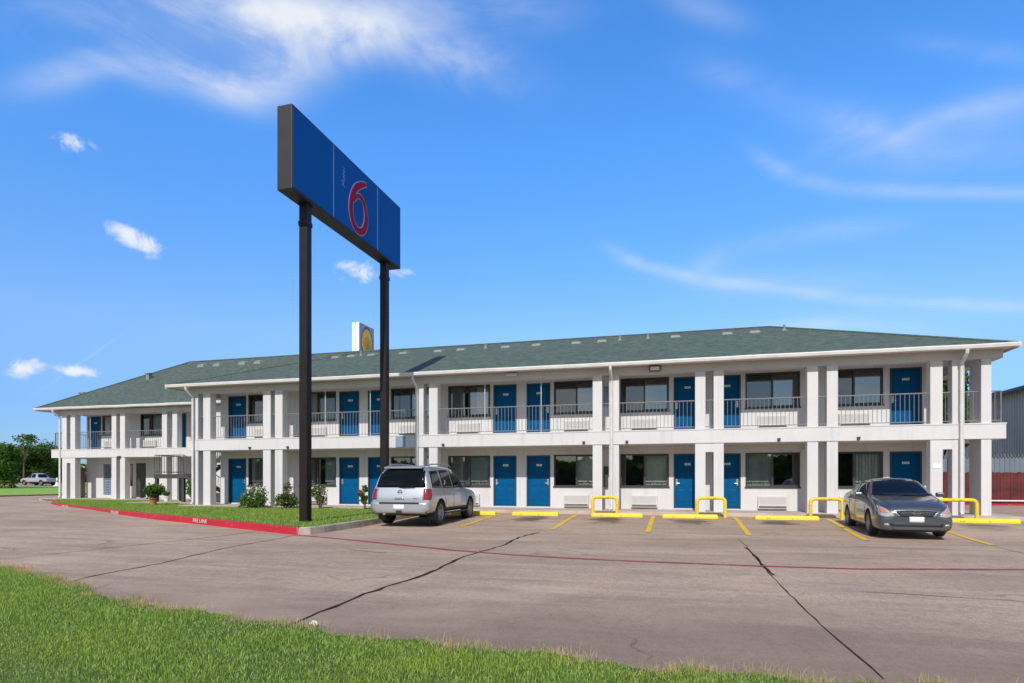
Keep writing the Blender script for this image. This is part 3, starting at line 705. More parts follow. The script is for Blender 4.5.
def downspout(x, yf, yg, ztop):
    part(MB().tube([(x, yg-0.05, ztop-0.12), (x, yg-0.05, ztop-0.24), (x, yf-0.075, ztop-0.52), (x, yf-0.06, ztop-0.7), (x, yf-0.06, 0.25), (x, yf-0.16, 0.14)], 0.055, 10), 'downspout', M['pipe'], smooth=True)
for x in (-20.93, -10.13, -2.44, 8.55): downspout(x, YF-0.03, 22.06, 5.44)
downspout(-35.72, WYF, 27.56, 5.485)
# roof vents: low slant-back hoods and stack pipes
def zroof(x, y): return 5.42+0.383*(y-22.05)
for x in (-16.59, -15.76, -14.65, -12.94, -11.1, -9.97, -7.79, -6.35, -4.51, -3.37, -.23, 1.87, 2.95):
    y = 27.15+random.uniform(-.06, .06); z = zroof(x, y)
    vb = MB().add([(x-.22,y-.2,z-.09),(x+.22,y-.2,z-.09),(x+.22,y+.2,z+.06),(x-.22,y+.2,z+.06),(x-.17,y-.17,z+.02),(x+.17,y-.17,z+.02),(x+.17,y+.13,z+.10),(x-.17,y+.13,z+.10)],
                  [(0,3,2,1),(4,5,6,7),(0,1,5,4),(1,2,6,5),(2,3,7,6),(3,0,4,7)])
    part(vb, 'roof_vent', M['vent'], parent=main_roof, bevel=0.015)
for x in (-15.23, -8.76, -2.58, -1.38, 4.08):
    y = 27.1; z = zroof(x, y)
    part(MB().tube([(x, y, z-.1), (x, y, z+.24)], 0.045, 10).lathe([(0.11, z-.03), (0.06, z+.06), (0.045, z+.1)], 12, c=(x, y, 0)), 'vent_pipe', M['vent'], parent=main_roof, smooth=True)
for x in (-29.71, -28.52, -26.59, -25.45):
    y = 32.6; z = 5.465+0.612*(y-27.55)
    part(MB().add([(x-.26,y-.2,z-.14),(x+.26,y-.2,z-.14),(x+.26,y+.2,z+.1),(x-.26,y+.2,z+.1),(x-.2,y-.17,z+.05),(x+.2,y-.17,z+.05),(x+.2,y+.13,z+.17),(x-.2,y+.13,z+.17)],
                  [(0,3,2,1),(4,5,6,7),(0,1,5,4),(1,2,6,5),(2,3,7,6),(3,0,4,7)]), 'roof_vent', M['vent'], parent=wing_roof, bevel=0.015)
for x, y, s in ((-32.3, 31.0, 1.0), (-36.0, 29.7, 1.3)):
    z = 5.465+0.612*min(y-27.55, x+37.2)
    part(MB().box(x-.12*s, x+.12*s, y-.12*s, y+.12*s, z-.1, z+.3*s).box(x-.17*s, x+.17*s, y-.17*s, y+.17*s, z+.3*s, z+.36*s), 'roof_vent', M['vent'], parent=wing_roof)
for x, s in ((7.1, 1.0), (6.05, .5)):
    z = 5.42+0.383*(9.92-x); y = 29.8
    part(MB().tube([(x, y, z-.1), (x, y, z+.22*s)], 0.09*s, 10).lathe([(.02, z+.34*s), (.14*s, z+.26*s), (.14*s, z+.2*s)], 12, c=(x, y, 0)), 'vent_pipe', M['darkfix'], parent=main_roof, smooth=True)

# doors --------------------------------------------------------------
def door_mesh():
    mb = MB(); y = 0.075
    mb.box(0.045, DW-0.045, y, y+0.045, 0.0, DH-0.045)
    pw = 0.27
    for cx in (0.28, DW-0.28):
        for z0, z1 in ((0.22, 0.70), (0.83, 1.42), (1.53, 1.86)):
            x0, x1 = cx-pw/2, cx+pw/2
            # sunk moulding with a raised field
            a = [(x0, y, z0), (x1, y, z0), (x1, y, z1), (x0, y, z1)]
            q = 0.022; c = [(x0+q, y-0.010, z0+q), (x1-q, y-0.010, z0+q), (x1-q, y-0.010, z1-q), (x0+q, y-0.010, z1-q)]
            a = [(p[0], y-0.001, p[2]) for p in a]
            mb.add(a+c, [(0, 1, 5, 4), (1, 2, 6, 5), (2, 3, 7, 6), (3, 0, 4, 7), (4, 5, 6, 7)])
    return mb.mesh('door')
def frame_mesh():
    mb = MB()
    mb.box(0.002, 0.05, -0.012, 0.12, 0.0, DH-0.002); mb.box(DW-0.05, DW-0.002, -0.012, 0.12, 0.0, DH-0.002); mb.box(0.05, DW-0.05, -0.012, 0.12, DH-0.05, DH-0.002)
    mb.box(0.05, DW-0.05, 0.0, 0.12, -0.0, 0.018)
    return mb.mesh('door_frame')
DM, FM = door_mesh(), frame_mesh()
DM.materials.append(M['door']); FM.materials.append(M['door_frame'])
HM = MB().box(-.032, .032, -.012, 0, -.12, .12).tube([(0, -.012, -.045), (0, -.055, -.045)], .012, 8).tube([(0, -.055, -.045), (.1, -.055, -.045)], .011, 8).lathe([(0.022, 0), (.022, .02), (.0, .022)], 12, 'y', (0, -.035, .06)).mesh('handle'); HM.materials.append(M['metal'])
NPS = []
for i in range(6):
    mb = MB().box(-.11, .11, -.008, 0, -.04, .04); mb.m = 1
    for k in range(3):
        x = -.06+.055*k
        mb.box(x-.005, x+.012, -.0105, -.008, -.024, .024)
        if (i+k) % 3: mb.box(x+.012, x+.028, -.0105, -.008, -.024, -.012)
        if (i*2+k) % 4: mb.box(x+.012, x+.028, -.0105, -.008, .012, .024)
    d = mb.mesh('number_plate'); d.materials.append(M['plate']); d.materials.append(M['ink']); NPS.append(d)
def door(x, y, z, side, plate=True):
    d = link('door', DM, None, motel, at(x, y, z))
    link('door_frame', FM, None, d)
    h = link('handle', HM, None, d, (0.115 if side == 'l' else DW-0.115, 0.074, 0.98)); h.scale = (1 if side == 'l' else -1, 1, 1)
    if plate:
        link('number_plate', random.choice(NPS), None, d, (DW/2+0.02, 0.064, 1.66))
    return d
for x, s in MAIN_D:
    door(x, YW, F0+0.05, s); door(x, YW, F1+0.03, s)
door(-35.27, WYW, 3.06, 'r'); door(-28.9, WYW, 3.06, 'l'); door(-25.5, WYW, 3.06, 'l'); door(-25.5, WYW, .17, 'l')
# service door and louvred panel of the wing
b = MB().box(-31.6, -30.88, WYW+.06, WYW+.1, .17, 2.2)
part(b, 'service_door', M['bronze'], bevel=.004)
b = MB().box(-34.1, -33.5, WYW+.09, WYW+.12, .3, 2.19)
for k in range(18): 
    z = .36+k*.1; b.add([(-34.06, WYW+.02, z), (-33.54, WYW+.02, z), (-33.54, WYW+.09, z+.07), (-34.06, WYW+.09, z+.07)], [(0, 1, 2, 3)])
part(b, 'louvre_panel', M['signgrey'])
part(MB().box(-36.0, -35.45, 28.95, 29.35, .12, 1.95), 'service_cabinet', M['lampbrown'], bevel=.02)

# windows --------------------------------------------------------------
wcache = {}
def window(x0, x1, z0, z1, Y, cur):
    w, h = round(x1-x0, 2), round(z1-z0, 2); key = (w, h)
    if key not in wcache:
        f = MB(); t = 0.05; xm = w*0.5
        f.box(0.002, t, -.014, .13, 0.002, h-.002); f.box(w-t, w-.002, -.014, .13, .002, h-.002); f.box(t, w-t, -.014, .13, .002, t); f.box(t, w-t, -.014, .13, h-t, h-.002)
        if w > 1.0:
            f.box(xm-.028, xm+.028, .0, .075, t, h-t)
            f.box(xm+.028, w-t, .02, .06, t, t+.03); f.box(xm+.028, w-t, .02, .06, h-t-.03, h-t); f.box(w-t-.03, w-t, .02, .06, t+.03, h-t-.03)
        f.box(-.03, w+.03, -.04, -.014, -.035, .012)
        fm = f.mesh('window'); fm.materials.append(M['bronze'])
        pn = MB()
        if w > 1.0:
            pn.quad((t, .085, t), (xm, .085, t), (xm, .085, h-t), (t, .085, h-t)); pn.m = 1; pn.quad((xm, .04, t), (w-t, .04, t), (w-t, .04, h-t), (xm, .04, h-t))
        else: pn.quad((t, .06, t), (w-t, .06, t), (w-t, .06, h-t), (t, .06, h-t))
        pms = []
        for q in (('screen', 'glass'), ('glass', 'screen')):
            pm = pn.mesh('pane'); pm.materials.append(M[q[0]]); pm.materials.append(M[q[1]]); pms.append(pm)
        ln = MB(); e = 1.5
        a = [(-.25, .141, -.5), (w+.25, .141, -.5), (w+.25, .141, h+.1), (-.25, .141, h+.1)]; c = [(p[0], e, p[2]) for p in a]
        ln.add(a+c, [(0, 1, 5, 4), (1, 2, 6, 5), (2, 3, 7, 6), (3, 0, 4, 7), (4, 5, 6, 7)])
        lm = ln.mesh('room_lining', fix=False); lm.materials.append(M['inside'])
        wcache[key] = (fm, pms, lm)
    fm, pms, lm = wcache[key]; pm = pms[1 if cur == 'l' else 0]
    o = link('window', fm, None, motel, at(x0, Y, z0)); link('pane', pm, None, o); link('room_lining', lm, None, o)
    spans = {'r': [(w*.5, w-.02)], 'l': [(.02, w*.5)], 'b': [(.02, w*.34), (w*.66, w-.02)], 'n': [], 'f': [(.02, w-.02)]}[cur]
    for a, b in spans:
        # vertical vanes with small gaps, a paler lining shows below them
        mb = MB(); k = max(3, int((b-a)/.095)); 
        for i in range(k):
            x = a+(b-a)*(i+.5)/k; th = random.uniform(.2, .6); r = .052
            mb.quad((x-r*math.cos(th), .165-r*math.sin(th), .18), (x+r*math.cos(th), .165+r*math.sin(th), .18), (x+r*math.cos(th), .165+r*math.sin(th), h-.03), (x-r*math.cos(th), .165-r*math.sin(th), h-.03))
        link('vertical_blind', mb.mesh('vertical_blind', fix=False), M['curtain'], o)
        mb = MB(); k = max(8, int((b-a)/.03)); P = [(a+(b-a)*i/k, .235+.018*math.sin(i*1.3)+.01*math.sin(i*.43)) for i in range(k+1)]
        for (p, q), (r_, s_) in zip(P, P[1:]): mb.quad((p, q, .03), (r_, s_, .03), (r_, s_, h), (p, q, h))
        link('curtain', mb.mesh('curtain', fix=False), M['sheer'], o)
    return o
for i, (a, b) in enumerate(MAIN_W):
    window(a, b, *WZ[0], YW, 'fbnfrrlr'[i])
    window(a, b, *WZ[1], YW, 'nlrbnnnn'[i])
for h in WW: window(*h, WYW, 'r' if h[0] < -31 and h[2] > 3.7 and h[1]-h[0] > 1 else 'n') if h[0] != -34.1 else None

# wall air conditioners ----------------------------------------------
acm = MB().box(0, .98, -.14, 0, 0, .46).mesh('air_conditioner'); acm.materials.append(M['ac'])
g = MB()
for k in range(9): g.box(.05, .93, -.147, -.141, .16+k*.03, .16+k*.03+.014)
acg = g.mesh('grille'); acg.materials.append(M['soffit'])
acs = MB().box(.03, .95, -.146, -.141, .03, .10).mesh('outlet_slot'); acs.materials.append(M['acdark'])
def ac(x, y, z):
    o = link('air_conditioner', acm, None, motel, at(x, y-.001, z)); b = o.modifiers.new('b', 'BEVEL'); b.width = .012; b.segments = 2
    link('grille', acg, None, o); link('outlet_slot', acs, None, o)
for i, (a, b) in enumerate(MAIN_W):
    dx = .42; ac(a+dx, YW, .19); ac(a+dx, YW, 3.11)
ac(-31.0, WYW, 3.11); ac(-33.9, WYW, 3.11)

# railings ------------------------------------------------------------
def railing(p0, p1, z=F1, post=True):
    p0, p1 = Vector((*p0, z)), Vector((*p1, z)); L = (p1-p0).length; t = (p1-p0).normalized(); mb = MB()
    def bar(a, b, r): mb.tube([a, b], r, 6)
    up = Vector((0, 0, 1))
    bar(p0+up*1.02, p1+up*1.02, .021); bar(p0+up*.09, p1+up*.09, .016)
    n = max(1, round(L/.135))
    for i in range(n+1): bar(p0+t*(L*i/n)+up*.09, p0+t*(L*i/n)+up*1.02, .0095)
    if post:
        for q in (p0, p1): bar(q+up*0.0, q+up*1.03, .02)
    return part(mb, 'railing', M['rail'])
ry = YF+0.17
edges = [p for a in PX for p in a]
for (a0, a1), (b0, b1) in zip(PX, PX[1:]): railing((a1, ry), (b0, ry), post=False)
railing((8.67, ry), (9.12, ry), post=False); railing((9.40, ry), (9.72, ry)); railing((9.72, ry+.03), (9.72, 27)); railing((9.72, 27), (9.72, 32.5))
for (a0, a1), (b0, b1) in zip(WPX[:-1], WPX[1:-1]): railing((a1, WYF+.17), (b0, WYF+.17), post=False)
railing((-36.36, WYF+.17), (-35.62, WYF+.17)); railing((-36.36, WYF+.2), (-36.36, 34))
for x in (-7.35, -5.11, -14.38, -12.29): part(MB().tube([(x, ry-.05, F1), (x, ry-.05, 5.07)], .016, 8), 'support_rod', M['rod'])
part(MB().tube([(-33.6, WYF+.12, F1), (-33.6, WYF+.12, 5.07)], .018, 8), 'support_rod', M['rod'])
# small fittings -------------------------------------------------------
for x in (-9.02, -3.46, -1.89, 3.21, 5.64, -17.97, -16.08):
    part(MB().box(x-.05, x+.05, YF-.10, YF-.031, 2.60, 2.66).tube([(x, YF-.08, 2.6), (x, YF-.08, 2.55)], .035, 10), 'walkway_light', M['darkfix'])
part(MB().box(-31.35, -31.15, WYF-.12, WYF-.031, 2.52, 2.60), 'walkway_light', M['darkfix'])
fl = part(MB().box(-1.1, -.7, YF-.16, YF-.016, 5.12, 5.30), 'flood_lamp', M['lampbrown'], bevel=.015); part(MB().box(-1.05, -.75, YF-.168, YF-.16, 5.15, 5.27), 'lens', M['lens'], parent=fl)
fl = part(MB().box(-6.42, -6.0, YF-.15, YF-.016, 5.20, 5.30), 'flood_lamp', M['trim'], bevel=.02); part(MB().box(-6.35, -6.05, YF-.13, YF-.03, 5.185, 5.2), 'lens', M['lens'], parent=fl)
part(MB().box(-11.07, -10.66, YF-.06, YF-.031, 2.55, 3.0), 'notice_board', M['signgrey'], bevel=.006)
part(MB().box(7.78, 8.02, YF-.012, YF-.001, 1.62, 1.76), 'wall_plaque', M['plate'])
part(MB().box(-2.93, -2.72, YW-.12, YW-.001, .95, 1.75), 'meter_box', M['darkfix'], bevel=.01); part(MB().box(-2.93, -2.72, YW-.1, YW-.001, 4.1, 4.85), 'meter_box', M['signgrey'], bevel=.01)
part(MB().box(4.15, 4.3, YW-.18, YW-.001, 2.24, 2.34), 'wall_lamp', M['trim'])
# staircase in the angle of the two blocks -----------------------------
st = MB()
st.box(-25.75, -23.9, 25.0, 26.75, 1.30, 1.52)
for x in (-25.65, -24.0):
    for y in (25.1, 26.65): st.box(x-.07, x+.07, y-.07, y+.07, 0.1, 1.30)
def flight(x0, z0, x1, z1, ya, yb):
    n = 9
    for k in range(n):
        t = (k+.5)/n; x = x0+(x1-x0)*t; z = z0+(z1-z0)*(k+1)/n
        st.box(x-.15, x+.15, ya+.03, yb-.03, z-.05, z)
    for y in (ya, yb-.03):
        st.add([(x0, y, z0-.12), (x1, y, z1-.12), (x1, y, z1+.1), (x0, y, z0+.1), (x0, y+.03, z0-.12), (x1, y+.03, z1-.12), (x1, y+.03, z1+.1), (x0, y+.03, z0+.1)],
               [(0, 1, 2, 3), (4, 7, 6, 5), (0, 4, 5, 1), (1, 5, 6, 2), (2, 6, 7, 3), (3, 7, 4, 0)])
flight(-21.35, .12, -23.9, 1.46, 25.0, 25.85); flight(-23.9, 1.52, -21.35, 2.98, 25.9, 26.75)
sto = part(st, 'staircase', M['stair'])
hr = MB()
def hrail(a, b):
    a, b = Vector(a), Vector(b); u = Vector((0, 0, 1))
    hr.tube([a+u*.95, b+u*.95], .022, 6); hr.tube([a+u*.1, b+u*.1], .015, 6)
    n = max(1, int((b-a).length/.14))
    for i in range(n+1): p = a+(b-a)*i/n; hr.tube([p+u*.05, p+u*.95], .011, 5)
hrail((-25.72, 25.03, 1.52), (-23.95, 25.03, 1.52)); hrail((-25.72, 25.03, 1.52), (-25.72, 26.7, 1.52))
hrail((-23.9, 25.02, 1.52), (-21.35, 25.02, .18)); hrail((-23.9, 26.72, 1.52), (-21.35, 26.72, 3.0)); hrail((-23.9, 25.92, 1.52), (-21.35, 25.92, 3.0))
part(hr, 'handrail', M['stair'], parent=sto)

# ------------------------------------------------------------------ the pole sign
M['signbronze'] = simple('sign_bronze_sheet', (0.022, 0.017, 0.0155), 0.55, var=0.22, vscale=1.2, bumpy=0.06, bscale=5)
M['post'] = simple('post_bronze_paint', (0.016, 0.0115, 0.011), 0.5, var=0.2, spec=0.25)
M['signblue'] = simple('sign_blue_face', (0.003, 0.098, 0.39), 0.55, var=0.08, vscale=0.5, spec=0.08)
M['signred'] = simple('sign_red', (0.36, 0.006, 0.028), 0.55, var=0.06, spec=0.08)
M['signpale'] = simple('sign_pale_line', (0.10, 0.28, 0.58), 0.4, var=0.05)
M['signwhite'] = simple('sign_outline', (0.28, 0.32, 0.46), 0.5, var=0.05)
SO = (-10.09, 17.2, 0.06)
sign = empty('pole_sign', 'tall blue roadside sign with a red 6 on two dark square posts', 'sign', SO)
X0, X1, Y0, Y1, Z0, Z1 = -10.32, -9.86, 13.95, 20.4, 8.92, 11.16
MB().box(X0, X1, Y0, Y1, Z0, Z1).build('cabinet', M['signbronze'], sign, SO, bevel=0.02)
for y, x in ((14.88, -10.09), (19.6, -10.09)):
    p = MB().box(x-.122, x+.122, y-.122, y+.122, -0.1, Z0+.0).build('post', M['post'], sign, SO, bevel=0.012)
    for za, zb in ((Z0-.62, Z0-.5), (Z0-.06, Z0-.001)): MB().box(x-.137, x+.137, y-.137, y+.137, za, zb).build('collar', M['post'], p, (0, 0, 0), loc=(-SO[0], -SO[1], -SO[2]))
def six_ring(grow):
    C = [(.84, 1.00, .06), (.72, .965, .10), (.54, .89, .125), (.37, .78, .135), (.24, .63, .14), (.165, .46, .14), (.165, .29, .14), (.25, .15, .14), (.41, .075, .13), (.58, .075, .13), (.73, .15, .14),
         (.83, .29, .145), (.845, .44, .135), (.79, .58, .115), (.67, .68, .10), (.52, .70, .085), (.38, .64, .075), (.28, .54, .065)]
    return C
def six(side):
    yl, yr, zb, zt = 16.66, 18.06, 8.99, 10.80
    xs_ = X1+.012 if side > 0 else X0-.012
    res = []
    for grow, nm, m, dx in ((.034, 'numeral_outline', M['signwhite'], .006), (0.0, 'numeral', M['signred'], .014)):
        C = six_ring(0); P = []
        # smooth the centre line
        for (a, b) in zip(C, C[1:]):
            for k in range(4): P.append(tuple(a[j]+(b[j]-a[j])*k/4 for j in range(3)))
        P.append(C[-1])
        for _ in range(2): P = [P[0]]+[tuple((P[i-1][j]+2*P[i][j]+P[i+1][j])/4 for j in range(3)) for i in range(1, len(P)-1)]+[P[-1]]
        Q = []
        for u, v, w_ in P:
            Q.append((yl+(yr-yl)*u if side > 0 else yr-(yr-yl)*u, zb+(zt-zb)*v, w_*0.76+grow))
        if grow:
            a, b = Vector(Q[0][:2]), Vector(Q[1][:2]); t = (a-b).normalized()*grow; Q[0] = (Q[0][0]+t.x, Q[0][1]+t.y, Q[0][2])
        vs = []; fs = []
        for i, (y, z, w_) in enumerate(Q):
            a = Vector(Q[max(0, i-1)][:2]); b = Vector(Q[min(len(Q)-1, i+1)][:2]); t = (b-a).normalized()
            for s in (-1, 1):
                yy, zz = y-t.y*w_*s, z+t.x*w_*s
                zz = max(zz, Z0+.06)
                for d in (0, dx): vs.append((xs_+side*d, yy, zz))
        for i in range(len(Q)-1):
            a = i*4; b = a+4; fs += [(a+1, a+3, b+3, b+1), (a, a+1, b+1, b), (a+3, a+2, b+2, b+3)]
        fs += [(0, 1, 3, 2), ((len(Q)-1)*4, (len(Q)-1)*4+2, (len(Q)-1)*4+3, (len(Q)-1)*4+1)]
        # overlapping ribbon faces sit in one plane: nudge along the stroke
        vs = [(x+side*0.0015*(i//4)/len(Q)*4, y, z) for i, (x, y, z) in enumerate(vs)]
        res.append((nm, m, vs, fs))
    return res
for side in (1, -1):
    xa = X1 if side > 0 else X0
    pnl = MB().box(min(xa, xa+side*.01), max(xa, xa+side*.01), Y0+.06, Y1-.06, Z0+.06, Z1-.06).build('panel', M['signblue'], sign, SO)
    dv = MB()
    for y in (15.93, 18.63): dv.box(min(xa+side*.01, xa+side*.014), max(xa+side*.01, xa+side*.014), y-.02, y+.02, Z0+.07, Z1-.07)
    dv.build('divider', M['signpale'], pnl, SO)
    for nm, m, vs, fs in six(side): MB().add(vs, fs).build(nm, m, pnl, SO)
    me = text_mesh('Motel', 0.26, 0.002)
    mtx = Matrix(((0, 0, side), (0, -side, 0), (1, 0, 0))).to_4x4()
    me.transform(mtx); link('wordmark', me, M['signpale'], pnl, (xa+side*.013-SO[0], (16.48 if side > 0 else 18.24)-SO[1], 10.42-SO[2]))

# far roadside sign behind the motel
M['shellred'] = simple('emblem_red_rim', (0.26, 0.05, 0.02), 0.4); M['shellyellow'] = simple('emblem_yellow', (0.95, 0.56, 0.008), 0.4, var=0.1)
M['farwhite'] = simple('white_sign_sheet', (0.82, 0.82, 0.82), 0.4, var=0.03)
FO = (-34.4, 61.7, 0)
fs_ = empty('roadside_sign', 'white square sign with a yellow scallop emblem rising behind the motel roof', 'sign', FO)
MB().box(-34.83, -34.5, 60.0, 63.4, 13.0, 18.5).box(-34.3, -33.97, 60.0, 63.4, 13.0, 18.5).box(-34.5, -34.3, 60.15, 63.3, 13.1, 18.4).build('cabinet', M['farwhite'], fs_, FO, bevel=.03)
MB().box(-34.65, -34.15, 61.45, 61.95, -.3, 13.0).build('post', M['farwhite'], fs_, FO)
face = MB().box(-33.97, -33.955, 60.05, 63.35, 13.05, 18.45).build('panel', simple('sign_shaded_blue_face', (.30, .38, .48), .4, var=.04), fs_, FO)  # panel of the white sign, its shading put into a pale blue colour
def scallop(r, x, nm, m):
    cy, cz = 61.75, 15.7; P = []; k = 9
    for i in range(k*6+1):
        q = math.pi*(-.12+1.24*i/(k*6)); bump_ = 1+.045*abs(math.sin(math.pi*i/6))
        P.append((cy+math.cos(q)*r*.92*bump_, cz+.55+math.sin(q)*r*1.42*bump_ if math.sin(q) > 0 else cz+.55+math.sin(q)*r))
    P += [(cy-r*.38, cz-r*.62), (cy-r*.34, cz-r*.86), (cy+r*.34, cz-r*.86), (cy+r*.38, cz-r*.62)]
    MB().prism(P, x, x+.02, 'yz').build(nm, m, face, FO)
scallop(1.42, -33.955, 'emblem_rim', M['shellred']); scallop(1.22, -33.93, 'emblem', M['shellyellow'])
rb = MB()
for k in range(-3, 4): rb.tube([(-33.905, 61.75+.07*k, 15.0), (-33.905, 61.75+.33*k, 17.2-.07*k*k)], .018, 5)
rb.build('emblem_ribs', M['shellred'], face, FO)

# ------------------------------------------------------------------ wheel stops, hoop guards
stops = [((-7.95, -6.3), 'yellow wheel stop in front of the silver car'), ((-5.7, -4.05), 'yellow wheel stop next right of the silver car, below the twin blue doors'),
         ((-2.92, -1.22), 'yellow wheel stop with the leftmost hoop guard over its left end'), ((-.58, 1.14), 'yellow wheel stop with a hoop guard over its right end, left of the middle stripe'),
         ((2.24, 4.08), 'long yellow wheel stop just left of the dark sedan'), ((7.5, 9.3), 'yellow wheel stop right of the dark sedan at the building corner')]
smesh = None
for (a, b_), lab in stops:
    if smesh is None:
        mb = MB(); prof = [(-.11, 0), (-.10, .06), (-.065, .135), (.065, .135), (.10, .06), (.11, 0)]
        P = [(-.5, .86), (-.47, 1), (-.2, 1), (.2, 1), (.47, 1), (.5, .86)]
        vs = [(x*1.72, y*s_, z*s_) for x, s_ in P for y, z in prof]; k = len(prof); fs = []
        for i in range(len(P)-1):
            for j in range(k): fs.append((i*k+j, (i+1)*k+j, (i+1)*k+(j+1) % k, i*k+(j+1) % k))
        fs += [tuple(range(k)), tuple((len(P)-1)*k+j for j in range(k-1, -1, -1))]
        smesh = mb.add(vs, fs).mesh('wheel_stop'); smesh.materials.append(M['yellow'])
    o = link('wheel_stop', smesh, None, None, ((a+b_)/2, 20.62+random.uniform(-.05, .05), lotz(20.6)-.002), (0, 0, R(random.uniform(-1.2, 1.2)))); o.scale = ((b_-a)/1.72, 1, 1)
    bv = o.modifiers.new('b', 'BEVEL'); bv.width = .012; bv.segments = 2
    tag(o, lab, 'wheel stop', 'yellow wheel stops along the walkway')
def arc(c, r, a0, a1, n, f): return [f(c[0]+r*math.cos(a0+(a1-a0)*i/n), c[1]+r*math.sin(a0+(a1-a0)*i/n)) for i in range(n+1)]
for (a, b_), lab in (((-2.96, -2.12), 'yellow hoop guard leftmost of the row, before the downspout pillar'), ((.52, 1.40), 'yellow hoop guard before the pillar pair between the two single rooms'),
                     ((3.97, 4.88), 'yellow hoop guard just left of the dark sedan'), ((7.42, 8.5), 'yellow hoop guard half hidden behind the dark sedan')):
    y = 21.25; h = .64; q = .13; w_ = b_-a; f = lambda p, z: (p, 0, z)
    path = [(-w_/2, 0, -.05), (-w_/2, 0, .2)] + arc((-w_/2+q, h-q), q, math.pi, math.pi/2, 6, f) + arc((w_/2-q, h-q), q, math.pi/2, 0, 6, f) + [(w_/2, 0, .2), (w_/2, 0, -.05)]
    o = MB().tube(path, .055, 14).build('hoop_guard', M['yellow'], None, loc=((a+b_)/2, y, lotz(y)), smooth=True)
    tag(o, lab, 'bollard', 'yellow hoop guards by the pillars')

# ------------------------------------------------------------------ vehicles
def paint(name, col, metal=0.7, rough=0.28):
    m, nt, bs = new_mat(name)
    bs.inputs['Base Color'].default_value = (*col, 1); bs.inputs['Metallic'].default_value = metal; bs.inputs['Roughness'].default_value = rough
    bs.inputs['Coat Weight'].default_value = 0.8; bs.inputs['Coat Roughness'].default_value = 0.05
    c = coords(nt); n = noise(nt, coords(nt, (1, 1, .6)), 2.5, 6, .6)
    sep = nt.nodes.new('ShaderNodeSeparateXYZ'); nt.links.new(c, sep.inputs[0])
    dust = math_n(nt, 'MULTIPLY', ramp_f(nt, math_n(nt, 'ADD', math_n(nt, 'MULTIPLY', sep.outputs[2], -1.0), math_n(nt, 'MULTIPLY', n, .5)), -.35, .1), .28)
    nt.links.new(mixc(nt, dust, col, (.22, .19, .16)), bs.inputs['Base Color'])
    return m
M['silver'] = paint('silver_paint', (0.52, 0.535, 0.56), 0.6, 0.33)
M['slate'] = paint('slate_blue_paint', (0.095, 0.105, 0.125), 0.6, 0.3)
M['vanwhite'] = paint('white_paint', (0.36, 0.37, 0.39), 0.0, 0.4)
M['cardark'] = simple('black_plastic', (0.02, 0.02, 0.022), 0.55)
M['tyre'] = simple('tyre_rubber', (0.022, 0.021, 0.021), 0.8, bumpy=.2)
M['alloy'] = simple('alloy_wheel', (0.36, 0.36, 0.36), 0.5, metal=.6)
M['chrome'] = simple('chrome', (0.75, 0.75, 0.76), 0.12, metal=1.0, var=.02)
M['carglass'] = simple('tinted_car_glass', (0.004, 0.005, 0.006), 0.04, var=.1, spec=.2)
M['redlens'] = simple('red_tail_lens', (0.26, 0.004, 0.008), 0.12, var=.25, vscale=8, coat=1)
M['amberlens'] = simple('amber_lens', (0.60, 0.26, 0.14), 0.12, var=.2, vscale=8, coat=1)
M['clearlens'] = simple('clear_lamp_lens', (0.50, 0.50, 0.49), 0.1, metal=.4, var=.3, vscale=14, coat=1)
M['licence'] = simple('licence_plate', (0.74, 0.75, 0.78), 0.4, var=.04)

